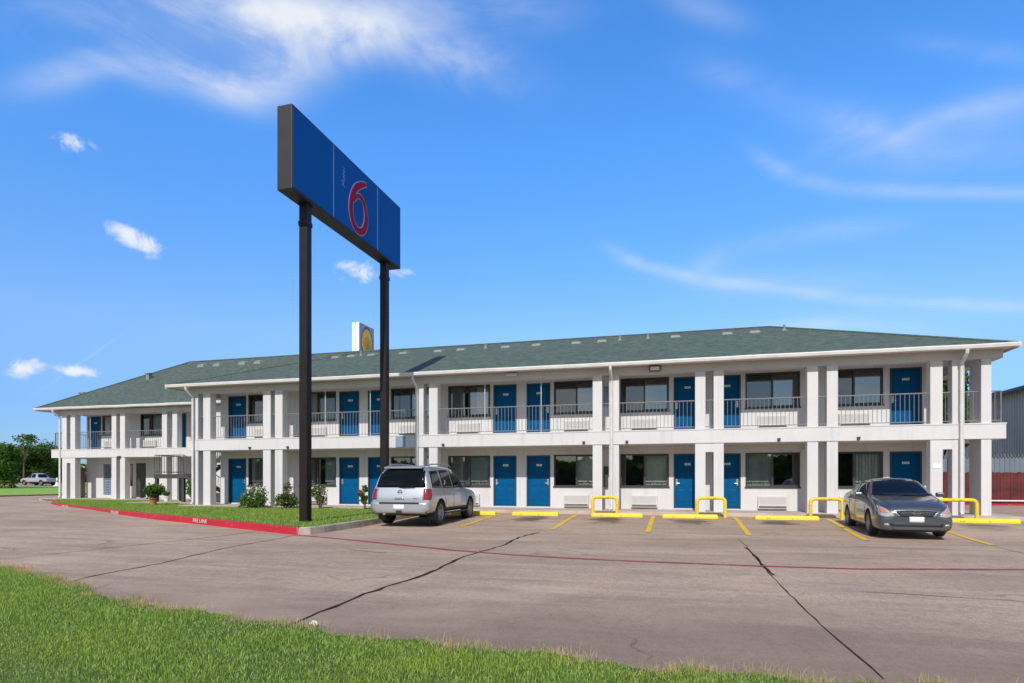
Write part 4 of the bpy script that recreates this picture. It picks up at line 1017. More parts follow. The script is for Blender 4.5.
def interp_st(st, n_sub):
    return st
def car_body(st, wheels, wr, mat, name='body'):
    ringn = 9; vs = []
    for (x, zl, zb, zt, wl, wm, wb, wt) in st:
        half = [(0, zl), (wl, zl), (wm*.985, zl+.16*(zb-zl)), (wm, zl+.48*(zb-zl)), (wm*.992, zl+.78*(zb-zl)), (wb, zb), ((wb*.42+wt*.58), zb+.60*(zt-zb)), (wt, zt-.16*min(.3, zt-zb)), (wt*.62, zt), (0, zt+.012)]
        ring = [(x, y, z) for y, z in half] + [(x, -y, z) for y, z in half[-2:0:-1]]
        vs += ring
    k = 18; fs = []
    for i in range(len(st)-1):
        for j in range(k): fs.append((i*k+j, i*k+(j+1) % k, (i+1)*k+(j+1) % k, (i+1)*k+j))
    for b0, flip in ((0, False), ((len(st)-1)*k, True)):
        for j in range(0, 9):
            a, b2, c, d = b0+j, b0+j+1, b0+(k-j-1) % k, b0+(k-j) % k
            q = [a, b2, c, d]
            if j == 0: q = [b0, b0+1, b0+17]
            if j == 8: q = [b0+8, b0+9, b0+10]
            fs.append(tuple(q if flip else q[::-1]))
    me = bpy.data.meshes.new('tmp'); me.from_pydata(vs, [], fs)
    bm = bmesh.new(); bm.from_mesh(me); bmesh.ops.recalc_face_normals(bm, faces=bm.faces); bm.to_mesh(me); bm.free()
    o = bpy.data.objects.new('tmp', me); COL.objects.link(o)
    s = o.modifiers.new('s', 'SUBSURF'); s.levels = s.render_levels = 2
    cm = MB()
    for (wx, wz) in wheels:
        for sy in (-1, 1):
            y0, y1 = sorted((sy*.52, sy*1.4))
            cm.add([], [])
            n = 28; ring = [(wx+(wr+.055)*math.cos(2*math.pi*j/n), wz+(wr+.055)*math.sin(2*math.pi*j/n)) for j in range(n)]
            b0 = len(cm.v); cm.add([(x, y0, z) for x, z in ring]+[(x, y1, z) for x, z in ring],
                                   [(j, (j+1) % n, n+(j+1) % n, n+j) for j in range(n)]+[tuple(range(n-1, -1, -1)), tuple(range(n, 2*n))])
    ce = cm.mesh('cut'); c = bpy.data.objects.new('cut', ce); COL.objects.link(c)
    bo = o.modifiers.new('b', 'BOOLEAN'); bo.operation = 'DIFFERENCE'; bo.object = c; bo.solver = 'EXACT'
    dg = bpy.context.evaluated_depsgraph_get(); dg.update()
    out = bpy.data.meshes.new_from_object(o.evaluated_get(dg)); out.name = name
    bo.show_viewport = bo.show_render = False; o.modifiers.remove(bo); dg = bpy.context.evaluated_depsgraph_get(); dg.update()
    whole = bpy.data.meshes.new_from_object(o.evaluated_get(dg))
    bm = bmesh.new(); bm.from_mesh(whole); bvh = BVHTree.FromBMesh(bm); bm.free()
    bpy.data.objects.remove(o); bpy.data.objects.remove(c)
    out.materials.clear(); out.materials.append(mat); out.materials.append(M['cardark'])
    for p in out.polygons:
        p.use_smooth = True; cc = p.center
        if abs(cc.y) > .5 or True:
            for wx, wz in wheels:
                d = math.hypot(cc.x-wx, cc.z-wz); nd = Vector((cc.x-wx, 0, cc.z-wz))
                if (d < wr+.06 and abs(cc.y) < .6 and abs(p.normal.y) > .9 and abs(cc.y) > .5) or (abs(d-wr-.055) < .02 and nd.length > 0 and p.normal.dot(nd.normalized()) < -.8): p.material_index = 1
        if cc.z < min(s_[1] for s_ in st)+.05 and p.normal.z < -.5: p.material_index = 1
    out.set_sharp_from_angle(angle=R(42))
    return out, bvh
def resample(P, n):
    L = [0]
    for a, b in zip(P, P[1:]): L.append(L[-1]+math.dist(a, b))
    out = []
    for i in range(n+1):
        t = L[-1]*i/n; k = 0
        while k < len(P)-2 and L[k+1] < t: k += 1
        u = (t-L[k])/max(1e-9, L[k+1]-L[k]); out.append(tuple(P[k][j]+(P[k+1][j]-P[k][j])*u for j in range(len(P[0]))))
    return out
def patch(bvh, lo, hi, axis, sgn, nx=12, ny=6, off=.006):
    """sheet laid on the body: lo/hi are 2D outlines in the plane across the axis, cast along it"""
    A, B = resample(lo, nx), resample(hi, nx); vs = []; fs = []
    for i in range(nx+1):
        for j in range(ny+1):
            p = tuple(A[i][k]+(B[i][k]-A[i][k])*j/ny for k in (0, 1))
            if axis == 'y': o, d = Vector((p[0], sgn*3, p[1])), Vector((0, -sgn, 0))
            elif axis == 'x': o, d = Vector((sgn*6, p[0], p[1])), Vector((-sgn, 0, 0))
            else: o, d = Vector((p[0], p[1], 4)), Vector((0, 0, -1))
            h = bvh.ray_cast(o, d)
            vs.append((h[0]+h[1]*off) if h[0] is not None else None)
    good = [v for v in vs if v is not None]
    for i in range(nx):
        for j in range(ny):
            q = (i*(ny+1)+j, (i+1)*(ny+1)+j, (i+1)*(ny+1)+j+1, i*(ny+1)+j+1)
            if all(vs[t] is not None for t in q): fs.append(q)
    vs = [v if v is not None else Vector((0, 0, .6)) for v in vs]
    used = sorted({i for f in fs for i in f}); mp = {u: i for i, u in enumerate(used)}
    return [vs[u] for u in used], [tuple(mp[i] for i in f) for f in fs]
def lay(bvh, name, mat, parent, lo, hi, axis, sgn, nx=12, ny=6, off=.006, th=.014):
    v, f = patch(bvh, lo, hi, axis, sgn, nx, ny, off)
    me = bpy.data.meshes.new(name); me.from_pydata([tuple(a) for a in v], [], f); me.polygons.foreach_set('use_smooth', [True]*len(f)); me.update()
    # orient outwards
    ax = {'x': 0, 'y': 1, 'z': 2}[axis]
    if sum(p.normal[ax] for p in me.polygons)*sgn < 0: me.flip_normals()
    o = link(name, me, mat, parent)
    if th:
        s = o.modifiers.new('s', 'SOLIDIFY'); s.thickness = th; s.offset = -1
    return o
def seam(bvh, pts, axis, sgn, w=.008):
    """thin dark shut line following the body"""
    P = resample(pts, max(2, int(sum(math.dist(a, b) for a, b in zip(pts, pts[1:]))/.06))); hit = []
    for p in P:
        if axis == 'y': o, d = Vector((p[0], sgn*3, p[1])), Vector((0, -sgn, 0))
        elif axis == 'x': o, d = Vector((sgn*6, p[0], p[1])), Vector((-sgn, 0, 0))
        else: o, d = Vector((p[0], p[1], 4)), Vector((0, 0, -1))
        h = bvh.ray_cast(o, d)
        if h[0] is not None: hit.append(h[0]+h[1]*.001)
    return hit
def wheel(parent, x, y, z, r, side, spokes=5, width=.22):
    w = empty_part('wheel', parent, (x, y, z))
    tw = width/2
    MB().lathe([(r*.66, -tw), (r*.9, -tw), (r*.975, -tw*.8), (r, -tw*.45), (r, tw*.45), (r*.975, tw*.8), (r*.9, tw), (r*.66, tw), (r*.64, 0), (r*.66, -tw)], 36, 'y').build('tyre', M['tyre'], w, loc=(0, 0, 0), smooth=True)
    mb = MB(); f = side*tw*.78
    mb.lathe([(r*.67, side*tw*.98), (r*.62, f), (r*.60, -side*tw*.6)], 36, 'y')
    mb.lathe([(.0, f*.9), (r*.17, f*.92), (r*.19, f*.6), (r*.19, 0)], 20, 'y')
    for k in range(spokes):
        q = 2*math.pi*k/spokes+.3; c, s = math.cos(q), math.sin(q)
        a = [(r*.12, -r*.085), (r*.62, -r*.06), (r*.62, r*.06), (r*.12, r*.085)]
        v = [(u*c-t*s, f*.86, u*s+t*c) for u, t in a]+[(u*c-t*s, f*.35, u*s+t*c) for u, t in a]
        mb.add(v, [(0, 1, 2, 3), (7, 6, 5, 4), (0, 4, 5, 1), (1, 5, 6, 2), (2, 6, 7, 3), (3, 7, 4, 0)])
    mb.build('rim', M['alloy'], w, loc=(0, 0, 0), smooth=True)
    MB().lathe([(0, -side*tw*.1), (r*.6, -side*tw*.1)], 24, 'y').build('brake_disc', M['cardark'], w, loc=(0, 0, 0))
    return w
def empty_part(name, parent, loc):
    o = bpy.data.objects.new(name, None); COL.objects.link(o); o.parent = parent; o.location = loc; o.empty_display_size = .1; return o
def seams(bvh, lst, parent, name='shut_lines'):
    for pts, ax, sg in lst:
        h = seam(bvh, pts, ax, sg)
        if len(h) > 1: MB().tube(h, .0055, 5).build('panel_gap', M['cardark'], parent, loc=(0, 0, 0))

# --- silver sport utility car seen from behind
SUV = empty('parked_suv', 'silver sport utility car with roof rails parked nose in, seen from behind', 'car', (-7.66, 17.93, lotz(17.9)), R(91.3)); SUV.scale = (.965,)*3
st = [(-2.34, .44, .70, .80, .68, .80, .76, .66), (-2.31, .36, .86, .94, .78, .885, .85, .74), (-2.24, .34, .98, 1.14, .83, .92, .89, .77), (-2.14, .33, 1.05, 1.52, .84, .93, .90, .73),
      (-2.03, .33, 1.06, 1.715, .85, .935, .905, .69), (-1.75, .33, 1.06, 1.765, .85, .935, .91, .685), (-.8, .33, 1.055, 1.785, .85, .935, .91, .69), (.1, .33, 1.045, 1.775, .85, .935, .91, .68), (.42, .33, 1.04, 1.73, .85, .935, .91, .665),
      (.62, .33, 1.035, 1.61, .85, .935, .905, .67), (1.12, .33, 1.02, 1.15, .85, .935, .895, .72), (1.24, .33, 1.01, 1.09, .85, .935, .885, .72), (1.9, .34, .96, 1.05, .84, .93, .875, .70), (2.2, .37, .90, .99, .80, .89, .83, .66),
      (2.32, .42, .82, .90, .72, .82, .78, .6), (2.37, .48, .72, .78, .62, .72, .68, .5)]
body, bv = car_body(st, [(-1.40, .37), (1.45, .37)], .375, M['silver'])
link('body', body, None, SUV)
for x in (-1.40, 1.45):
    for s in (-1, 1): wheel(SUV, x, s*.80, .37, .375, s, 6, .25)
for s in (-1, 1):
    lay(bv, 'rear_quarter_window', M['carglass'], SUV, [(-2.0, 1.12), (-1.25, 1.105)], [(-1.86, 1.60), (-1.25, 1.64)], 'y', s)
    lay(bv, 'door_window', M['carglass'], SUV, [(-1.13, 1.10), (-.30, 1.09)], [(-1.13, 1.65), (-.30, 1.66)], 'y', s)
    lay(bv, 'door_window', M['carglass'], SUV, [(-.20, 1.09), (.90, 1.08)], [(-.20, 1.66), (.30, 1.64), (.90, 1.13)], 'y', s)
    lay(bv, 'tail_light', M['redlens'], SUV, [(s*.735, .77), (s*.905, .77)], [(s*.725, 1.09), (s*.88, 1.09)], 'x', -1, 8, 8, .012, .03)
    lay(bv, 'tail_light', M['redlens'], SUV, [(-2.26, .78), (-2.13, .79)], [(-2.17, 1.09), (-2.06, 1.07)], 'y', s, 5, 8, .010, .02)
    lay(bv, 'side_step', M['cardark'], SUV, [(-.98, .40), (1.02, .40)], [(-.98, .50), (1.02, .50)], 'y', s, 10, 2, .01, .02)
    MB().box(-.95, 1.0, s*.93-.06, s*.93+.06, .31, .36).build('side_step', M['cardark'], SUV, loc=(0, 0, 0), bevel=.015)
    MB().tube([(-1.65, s*.63, 1.75), (-1.55, s*.63, 1.815), (-.7, s*.64, 1.84), (.1, s*.63, 1.815), (.2, s*.63, 1.75)], .02, 8).tube([(-.7, s*.64, 1.75), (-.7, s*.64, 1.835)], .02, 8).build('roof_rail', M['alloy'], SUV, loc=(0, 0, 0), smooth=True)
    mm = MB().box(.74, .90, s*.93 if s > 0 else s*1.15, s*1.15 if s > 0 else s*.93, 1.10, 1.30).build('wing_mirror', M['cardark'], SUV, loc=(0, 0, 0), bevel=.04)
    MB().box(.735, .74, min(s*.97, s*1.13), max(s*.97, s*1.13), 1.13, 1.27).build('mirror_glass', M['chrome'], mm, loc=(0, 0, 0))
    MB().tube([(-.46, s*.94, .95), (-.44, s*.965, .95), (-.28, s*.965, .95), (-.26, s*.94, .95)], .014, 6).build('door_handle', M['silver'], SUV, loc=(0, 0, 0))
    MB().tube([(-1.12, s*.92, 1.20), (-1.11, s*.945, 1.24), (-1.11, s*.935, 1.34)], .014, 6).build('door_handle', M['silver'], SUV, loc=(0, 0, 0))
    lay(bv, 'headlight', M['clearlens'], SUV, [(s*.52, .82), (s*.80, .80)], [(s*.54, .95), (s*.78, .92)], 'x', 1, 6, 4, .01, .02)
    MB().box(-1.84, -1.80, s*.80-.12, s*.80+.12, .16, .42).build('mud_flap', M['cardark'], SUV, loc=(0, 0, 0))
rw = lay(bv, 'rear_window', M['carglass'], SUV, [(-.775, 1.125), (.775, 1.125)], [(-.665, 1.655), (-.3, 1.675), (.3, 1.675), (.665, 1.655)], 'x', -1, 16, 8, .008)
lay(bv, 'windscreen', M['carglass'], SUV, [(-.72, 1.16), (.72, 1.16)], [(-.60, 1.66), (.60, 1.66)], 'x', 1, 14, 8, .006)
MB().tube([(-2.25, .05, 1.12), (-2.275, -.1, 1.115), (-2.27, -.45, 1.13)], .014, 6).build('rear_wiper', M['cardark'], SUV, loc=(0, 0, 0))
bp = lay(bv, 'rear_bumper', M['silver'], SUV, [(-.89, .40), (.89, .40)], [(-.89, .69), (.89, .69)], 'x', -1, 20, 6, .05, .06)
lay(bv, 'bumper_step_pad', M['cardark'], SUV, [(-.62, .655), (.62, .655)], [(-.62, .70), (.62, .70)], 'x', -1, 14, 2, .066, .03)
lay(bv, 'bumper_valance', M['cardark'], SUV, [(-.80, .37), (.80, .37)], [(-.82, .425), (.82, .425)], 'x', -1, 14, 2, .045, .05)
lay(bv, 'licence_plate', M['licence'], SUV, [(-.17, .49), (.17, .49)], [(-.17, .63), (.17, .63)], 'x', -1, 6, 3, .068, .012)
hb = lay(bv, 'hatch_handle', M['chrome'], SUV, [(-.15, .79), (.15, .79)], [(-.13, .825), (.13, .825)], 'x', -1, 6, 2, .022, .02)
h = bv.ray_cast(Vector((-6, 0, .99)), Vector((1, 0, 0)))
ring = [(h[0].x-.012, .07*math.cos(q), .99+.055*math.sin(q)) for q in [2*math.pi*i/24 for i in range(24)]]
MB().tube(ring, .009, 6, closed=True).box(h[0].x-.02, h[0].x, -.08, .08, .979, 1.001).build('badge', M['chrome'], SUV, loc=(0, 0, 0))
lay(bv, 'badge', M['chrome'], SUV, [(-.60, .80), (-.42, .80)], [(-.60, .82), (-.42, .82)], 'x', -1, 4, 1, .012, .01)
sp = MB().add([(-2.13, -.60, 1.71), (-2.13, .60, 1.71), (-1.86, .62, 1.775), (-1.86, -.62, 1.775), (-2.12, -.60, 1.68), (-2.12, .60, 1.68), (-1.86, .62, 1.72), (-1.86, -.62, 1.72)],
              [(0, 1, 2, 3), (7, 6, 5, 4), (0, 4, 5, 1), (1, 5, 6, 2), (2, 6, 7, 3), (3, 7, 4, 0)]).build('roof_spoiler', M['silver'], SUV, loc=(0, 0, 0), bevel=.015)
MB().tube([(-2.42, .45, .36), (-1.9, .45, .36)], .035, 10).build('exhaust_pipe', M['alloy'], SUV, loc=(0, 0, 0))
MB().box(-2.40, -2.2, -.09, .09, .38, .46).box(-2.2, -.3, -.5, .5, .30, .42).build('underbody', M['cardark'], SUV, loc=(0, 0, 0))
seams(bv, [([(-.25, .47), (-.25, 1.74)], 'y', s) for s in (-1, 1)]+[([(-1.18, 1.74), (-1.18, 1.1), (-1.0, .78), (-.96, .47)], 'y', s) for s in (-1, 1)]+[([(1.02, .47), (1.02, 1.12)], 'y', s) for s in (-1, 1)]
      + [([(-.72, .72), (-.70, 1.11)], 'x', -1), ([(.72, .72), (.70, 1.11)], 'x', -1)], SUV)

# --- dark sedan seen from the front
SED = empty('parked_sedan', 'dark slate blue sedan backed into its bay, front to the camera', 'car', (5.19, 17.70, lotz(17.3)), R(-93.0)); SED.scale = (.88, .875, .925)
st = [(-2.40, .42, .80, .88, .58, .70, .66, .54), (-2.33, .28, .92, 1.00, .72, .84, .79, .66), (-2.15, .20, .98, 1.08, .80, .885, .85, .70), (-1.75, .17, .99, 1.13, .81, .895, .86, .69), (-1.45, .16, .99, 1.23, .81, .895, .865, .64),
      (-.85, .16, .98, 1.44, .81, .895, .87, .615), (-.3, .16, .97, 1.485, .81, .895, .87, .625), (.2, .16, .96, 1.47, .81, .895, .87, .62), (.45, .16, .955, 1.42, .81, .895, .87, .62), (.85, .16, .945, 1.21, .81, .895, .865, .67),
      (1.14, .16, .935, 1.05, .81, .895, .855, .70), (1.28, .16, .925, 1.02, .81, .895, .845, .69), (1.75, .16, .87, .965, .81, .89, .82, .65), (2.1, .16, .78, .89, .79, .87, .785, .60), (2.3, .16, .68, .795, .74, .83, .735, .55), (2.385, .17, .58, .69, .66, .75, .65, .48), (2.42, .22, .49, .57, .56, .62, .54, .42)]
body, bv = car_body(st, [(-1.39, .32), (1.39, .32)], .325, M['slate'])
link('body', body, None, SED)
for x in (-1.39, 1.39):
    for s in (-1, 1): wheel(SED, x, s*.785, .32, .325, s, 7, .21)
lay(bv, 'windscreen', M['carglass'], SED, [(-.74, 1.03), (-.35, 1.005), (.35, 1.005), (.74, 1.03)], [(-.56, 1.42), (-.2, 1.435), (.2, 1.435), (.56, 1.42)], 'x', 1, 18, 10, .005)
lay(bv, 'rear_window', M['carglass'], SED, [(-.60, 1.17), (.60, 1.17)], [(-.52, 1.42), (.52, 1.42)], 'x', -1, 14, 8, .005)
for s in (-1, 1):
    lay(bv, 'door_window', M['carglass'], SED, [(-.22, 1.005), (.93, .985)], [(-.22, 1.385), (.32, 1.37), (.93, 1.01)], 'y', s, 14, 6, .005)
    lay(bv, 'door_window', M['carglass'], SED, [(-1.12, 1.03), (-.29, 1.01)], [(-1.02, 1.29), (-.75, 1.36), (-.29, 1.385)], 'y', s, 12, 6, .005)
    hl = lay(bv, 'headlight', M['clearlens'], SED, [(s*.50, .545), (s*.66, .515), (s*.815, .56)], [(s*.53, .615), (s*.70, .745), (s*.815, .80)], 'x', 1, 10, 6, .008, .02)
    lay(bv, 'indicator', M['amberlens'], hl, [(s*.62, .61), (s*.78, .63)], [(s*.64, .69), (s*.78, .765)], 'x', 1, 6, 4, .014, .014)
    lay(bv, 'chrome_wing', M['chrome'], SED, [(s*.36, .545), (s*.40, .545)], [(s*.49, .68), (s*.53, .675)], 'x', 1, 3, 6, .012, .02)
    lay(bv, 'fog_lamp', M['clearlens'], SED, [(s*.62, .31), (s*.72, .32)], [(s*.62, .355), (s*.71, .365)], 'x', 1, 4, 3, .010, .015)
    mm = MB().box(.70, .84, min(s*.90, s*1.10), max(s*.90, s*1.10), .98, 1.10).build('wing_mirror', M['slate'], SED, loc=(0, 0, 0), bevel=.035)
    for hx in (-.18, -1.08): MB().tube([(hx, s*.885, .83), (hx+.02, s*.912, .835), (hx+.18, s*.912, .835), (hx+.20, s*.885, .83)], .012, 6).build('door_handle', M['slate'], SED, loc=(0, 0, 0))
    lay(bv, 'tail_light', M['redlens'], SED, [(s*.52, .74), (s*.78, .74)], [(s*.52, .88), (s*.74, .90)], 'x', -1, 6, 4, .008)
    lay(bv, 'window_trim', M['cardark'], SED, [(-1.2, .985), (.98, .955)], [(-1.2, 1.005), (.98, .975)], 'y', s, 16, 2, .004)
lay(bv, 'grille', M['cardark'], SED, [(-.36, .535), (.36, .535)], [(-.46, .665), (-.2, .685), (.2, .685), (.46, .665)], 'x', 1, 14, 4, .008)
gb = MB()
for z in (.565, .595, .625, .655):
    w_ = .34+.8*(z-.535); hh = [bv.ray_cast(Vector((6, -w_+2*w_*i/12, z)), Vector((-1, 0, 0))) for i in range(13)]
    gb.tube([a[0]+a[1]*.014 for a in hh if a[0] is not None], .006, 5)
gb.build('grille_bars', M['cardark'], SED, loc=(0, 0, 0))
lay(bv, 'lower_intake', M['cardark'], SED, [(-.57, .295), (.57, .295)], [(-.59, .375), (.59, .375)], 'x', 1, 14, 3, .006)
lay(bv, 'chin_trim', M['cardark'], SED, [(-.50, .205), (.50, .205)], [(-.55, .235), (.55, .235)], 'x', 1, 14, 2, .006)
lay(bv, 'licence_plate', M['licence'], SED, [(-.165, .40), (.165, .40)], [(-.165, .535), (.165, .535)], 'x', 1, 6, 3, .022, .015)
h = bv.ray_cast(Vector((6, 0, .62)), Vector((-1, 0, 0)))
ring = [(h[0].x+.022, .085*math.cos(q), .62+.055*math.sin(q)) for q in [2*math.pi*i/24 for i in range(24)]]
MB().tube(ring, .011, 6, closed=True).box(h[0].x+.012, h[0].x+.03, -.10, .10, .61, .632).build('badge', M['chrome'], SED, loc=(0, 0, 0))
wp = MB()
for y0 in (-.55, .1):
    hh = [bv.ray_cast(Vector((6, y0+.5*i/8, .99+.02*i/8)), Vector((-1, 0, 0))) for i in range(9)]
    wp.tube([a[0]+a[1]*.02 for a in hh if a[0] is not None], .008, 5)
wp.build('wiper', M['cardark'], SED, loc=(0, 0, 0))
seams(bv, [([(-.255, .30), (-.255, 1.40)], 'y', s) for s in (-1, 1)]+[([(1.0, .30), (1.02, .90)], 'y', s) for s in (-1, 1)]+[([(-1.10, .98), (-1.05, .7), (-.98, .30)], 'y', s) for s in (-1, 1)]
      + [([(1.22, -.72), (1.22, .72)], 'z', 1)] + [([(1.25, s*.74), (1.8, s*.68), (2.15, s*.55)], 'z', 1) for s in (-1, 1)] + [([(-.55, .70), (0, .715), (.55, .70)], 'x', 1)], SED)

# --- white pickup on the far road
PK = empty('pickup_truck', 'white pickup truck parked far off beyond the lawn by the trees', 'truck', (-77.4, 57.9, .46), R(178)); PK.scale = (.84,)*3
st = [(-2.75, .55, .98, 1.0, .7, .84, .84, .74), (-2.7, .5, 1.06, 1.07, .8, .93, .92, .84), (-2.0, .48, 1.08, 1.09, .85, .96, .95, .86), (-.85, .46, 1.08, 1.10, .85, .96, .95, .86), (-.72, .45, 1.09, 1.5, .85, .96, .94, .72), (-.6, .45, 1.09, 1.80, .85, .96, .94, .70),
      (.4, .45, 1.09, 1.86, .85, .96, .94, .70), (.75, .45, 1.09, 1.78, .85, .96, .94, .69), (1.25, .45, 1.08, 1.22, .85, .96, .92, .76), (1.4, .45, 1.07, 1.16, .85, .96, .91, .76), (2.3, .46, 1.0, 1.1, .84, .95, .88, .74), (2.6, .5, .9, 1.0, .78, .9, .82, .66), (2.7, .55, .78, .85, .66, .78, .7, .55)]
body, bv = car_body(st, [(-1.7, .4), (1.75, .4)], .40, M['vanwhite'])
link('body', body, None, PK)
for x in (-1.7, 1.75):
    for s in (-1, 1): wheel(PK, x, s*.82, .40, .40, s, 5, .25)
for s in (-1, 1):
    lay(bv, 'door_window', M['carglass'], PK, [(-.55, 1.15), (.25, 1.15)], [(-.5, 1.72), (.25, 1.75)], 'y', s); lay(bv, 'door_window', M['carglass'], PK, [(.33, 1.15), (1.1, 1.14)], [(.33, 1.75), (.62, 1.72), (1.1, 1.2)], 'y', s)
    lay(bv, 'headlight', M['clearlens'], PK, [(s*.6, .84), (s*.84, .83)], [(s*.6, .97), (s*.82, .96)], 'x', 1, 5, 3)
lay(bv, 'rear_window', M['carglass'], PK, [(-.66, 1.2), (.66, 1.2)], [(-.6, 1.7), (.6, 1.7)], 'x', -1)
lay(bv, 'windscreen', M['carglass'], PK, [(-.72, 1.22), (.72, 1.22)], [(-.62, 1.74), (.62, 1.74)], 'x', 1)
lay(bv, 'grille', M['cardark'], PK, [(-.5, .72), (.5, .72)], [(-.52, .95), (.52, .95)], 'x', 1)

# ------------------------------------------------------------------ plants
def leaf_cloud(name, blobs, n, size, mat, parent=None, org=(0, 0, 0), droop=.3, shell=.55):
    """blobs: (cx, cy, cz, rx, ry, rz); leaf-shaped quads scattered through each blob"""
    vol = np.array([b[3]*b[4]*b[5] for b in blobs])**(2/3); pick = rng.choice(len(blobs), n, p=vol/vol.sum()); B = np.array(blobs)[pick]
    d = rng.normal(0, 1, (n, 3)); d /= np.linalg.norm(d, axis=1)[:, None]
    r = shell+(1.08-shell)*rng.uniform(0, 1, n)**.7
    # lumpy outline
    r *= 1+.16*np.sin(d[:, 0]*5.3+B[:, 0]*3)*np.sin(d[:, 1]*6.1+B[:, 1])+.10*np.sin(d[:, 2]*9+B[:, 2]*2)
    P = B[:, :3]+d*B[:, 3:]*r[:, None]
    nrm = d*.7+rng.normal(0, .7, (n, 3)); nrm /= np.linalg.norm(nrm, axis=1)[:, None]
    t = np.cross(nrm, rng.normal(0, 1, (n, 3))); t[:, 2] -= droop*.5; t -= nrm*np.sum(t*nrm, 1)[:, None]; t /= np.maximum(1e-6, np.linalg.norm(t, axis=1))[:, None]
    s = np.cross(nrm, t); L = (size*rng.uniform(.6, 1.35, n))[:, None]; Wd = L*.36
    V = np.stack([P-t*L*.5, P+s*Wd+nrm*L*.08, P+t*L*.5, P-s*Wd+nrm*L*.08], 1)-np.array(org)
    me = bpy.data.meshes.new(name); me.vertices.add(n*4); me.vertices.foreach_set('co', V.astype(np.float32).ravel())
    me.loops.add(n*4); me.loops.foreach_set('vertex_index', np.arange(n*4, dtype=np.int32)); me.polygons.add(n); me.polygons.foreach_set('loop_start', np.arange(0, n*4, 4, dtype=np.int32))
    me.update(calc_edges=True); me.validate()
    return link(name, me, mat, parent)
def tree(name, label, cat, x, y, z, h, crown_r, mat, n, leaf, trunk_h, trunk_r, seed, spread=1.0, group=None, blobs_n=9, low=.25):
    rr = random.Random(seed); o = empty(name, label, cat, (x, y, z), 0, group)
    blobs = []
    for i in range(blobs_n):
        q = rr.uniform(0, 6.28); e = rr.uniform(.0, 1); rad = crown_r*spread*(.25+.45*rr.random())*(1-.45*abs(e-.35))
        br = crown_r*rr.uniform(.38, .6); zz = h*(low+(1-low)*e*.85)
        blobs.append((x+rad*math.cos(q), y+rad*math.sin(q), z+min(zz, h-br*.7), br, br, br*rr.uniform(.65, .95)))
    leaf_cloud('crown', blobs, n, leaf, mat, o, (x, y, z))
    mb = MB(); mb.tube([(0, 0, -.2), (.05, .02, trunk_h*.5), (0, .05, trunk_h), (.1, 0, h*.75)], [trunk_r*1.3, trunk_r, trunk_r*.8, trunk_r*.2], 9)
    for b in blobs[:7]: mb.tube([(0, .03, trunk_h*rr.uniform(.6, 1)), ((b[0]-x)*.5, (b[1]-y)*.5, (b[2]-z)*.75), (b[0]-x, b[1]-y, b[2]-z)], [trunk_r*.45, trunk_r*.28, trunk_r*.1], 6)
    mb.build('trunk', M['bark'], o, loc=(0, 0, 0), smooth=True)
    return o
G = 'trees beyond the far lawn'
tree('leafy_tree', 'big dense dark tree at the left edge of the lawn', 'tree', -68.6, 46.6, .3, 4.7, 2.3, M['leaf_dark'], 9000, .24, 1.0, .2, 3, 1.0, G, 14, .14)
tree('leafy_tree', 'broad green tree right behind the white pickup', 'tree', -97, 72, .45, 5.8, 3.2, M['leaf_mid'], 9000, .32, 1.3, .25, 8, 1.0, G, 13, .16)
tree('leafy_tree', 'dark green tree behind the hood of the white pickup', 'tree', -98, 66.5, .45, 5.2, 3.0, M['leaf_mid'], 9000, .32, 1.3, .25, 18, 1.0, G, 13, .16)
tree('leafy_tree', 'dark tree beside the motel corner, right of the pickup', 'tree', -101.5, 77.5, .45, 6.8, 4.0, M['leaf_dark'], 9000, .32, 1.3, .25, 9, 1.0, G, 13, .15)
tree('open_tree', 'thin open topped tree showing above the big dark tree', 'tree', -96, 64, .45, 7.6, 1.5, M['leaf_dark'], 620, .34, 4, .12, 12, 1.5, G, 7, .66)
tree('open_tree', 'thin open topped tree showing above the white pickup', 'tree', -94.5, 68.4, .45, 8.0, 1.5, M['leaf_dark'], 520, .34, 4, .12, 14, 1.5, G, 7, .64)
wb = [(x+rng.uniform(-2, 2), -58+rng.uniform(-4, 4), rng.uniform(1.2, 3.4), rng.uniform(3, 5), 3, rng.uniform(2, 3.2)) for x in np.arange(-110, 90, 4.5)]
struct(leaf_cloud('distant_wood', wb, 42000, 1.5, M['leaf_dark']), 'unseen belt of dark trees behind the camera, added for the window reflections', 'stuff', 'trees')  # out of view; added so the lower windows have something dark to reflect
wb = [(-150+rng.uniform(-5, 5), y, rng.uniform(.8, 2.6), 5, rng.uniform(3, 5.5), rng.uniform(1.8, 2.6)) for y in np.arange(0, 150, 5.0)]+[(x, 150+rng.uniform(-5, 5), rng.uniform(.8, 3), rng.uniform(3, 5.5), 5, rng.uniform(2, 3)) for x in np.arange(-150, 120, 5.5)]
struct(leaf_cloud('distant_wood', wb, 20000, 1.6, M['leaf_mid']), 'low belt of trees on the horizon behind the motel', 'stuff', 'trees')
tree('leafy_tree', 'green tree behind the right end of the motel walkway', 'tree', 15.6, 44.0, -.2, 9.0, 2.3, M['leaf_mid'], 9000, .22, 3.0, .16, 21, 1.0, None, 11, .40)

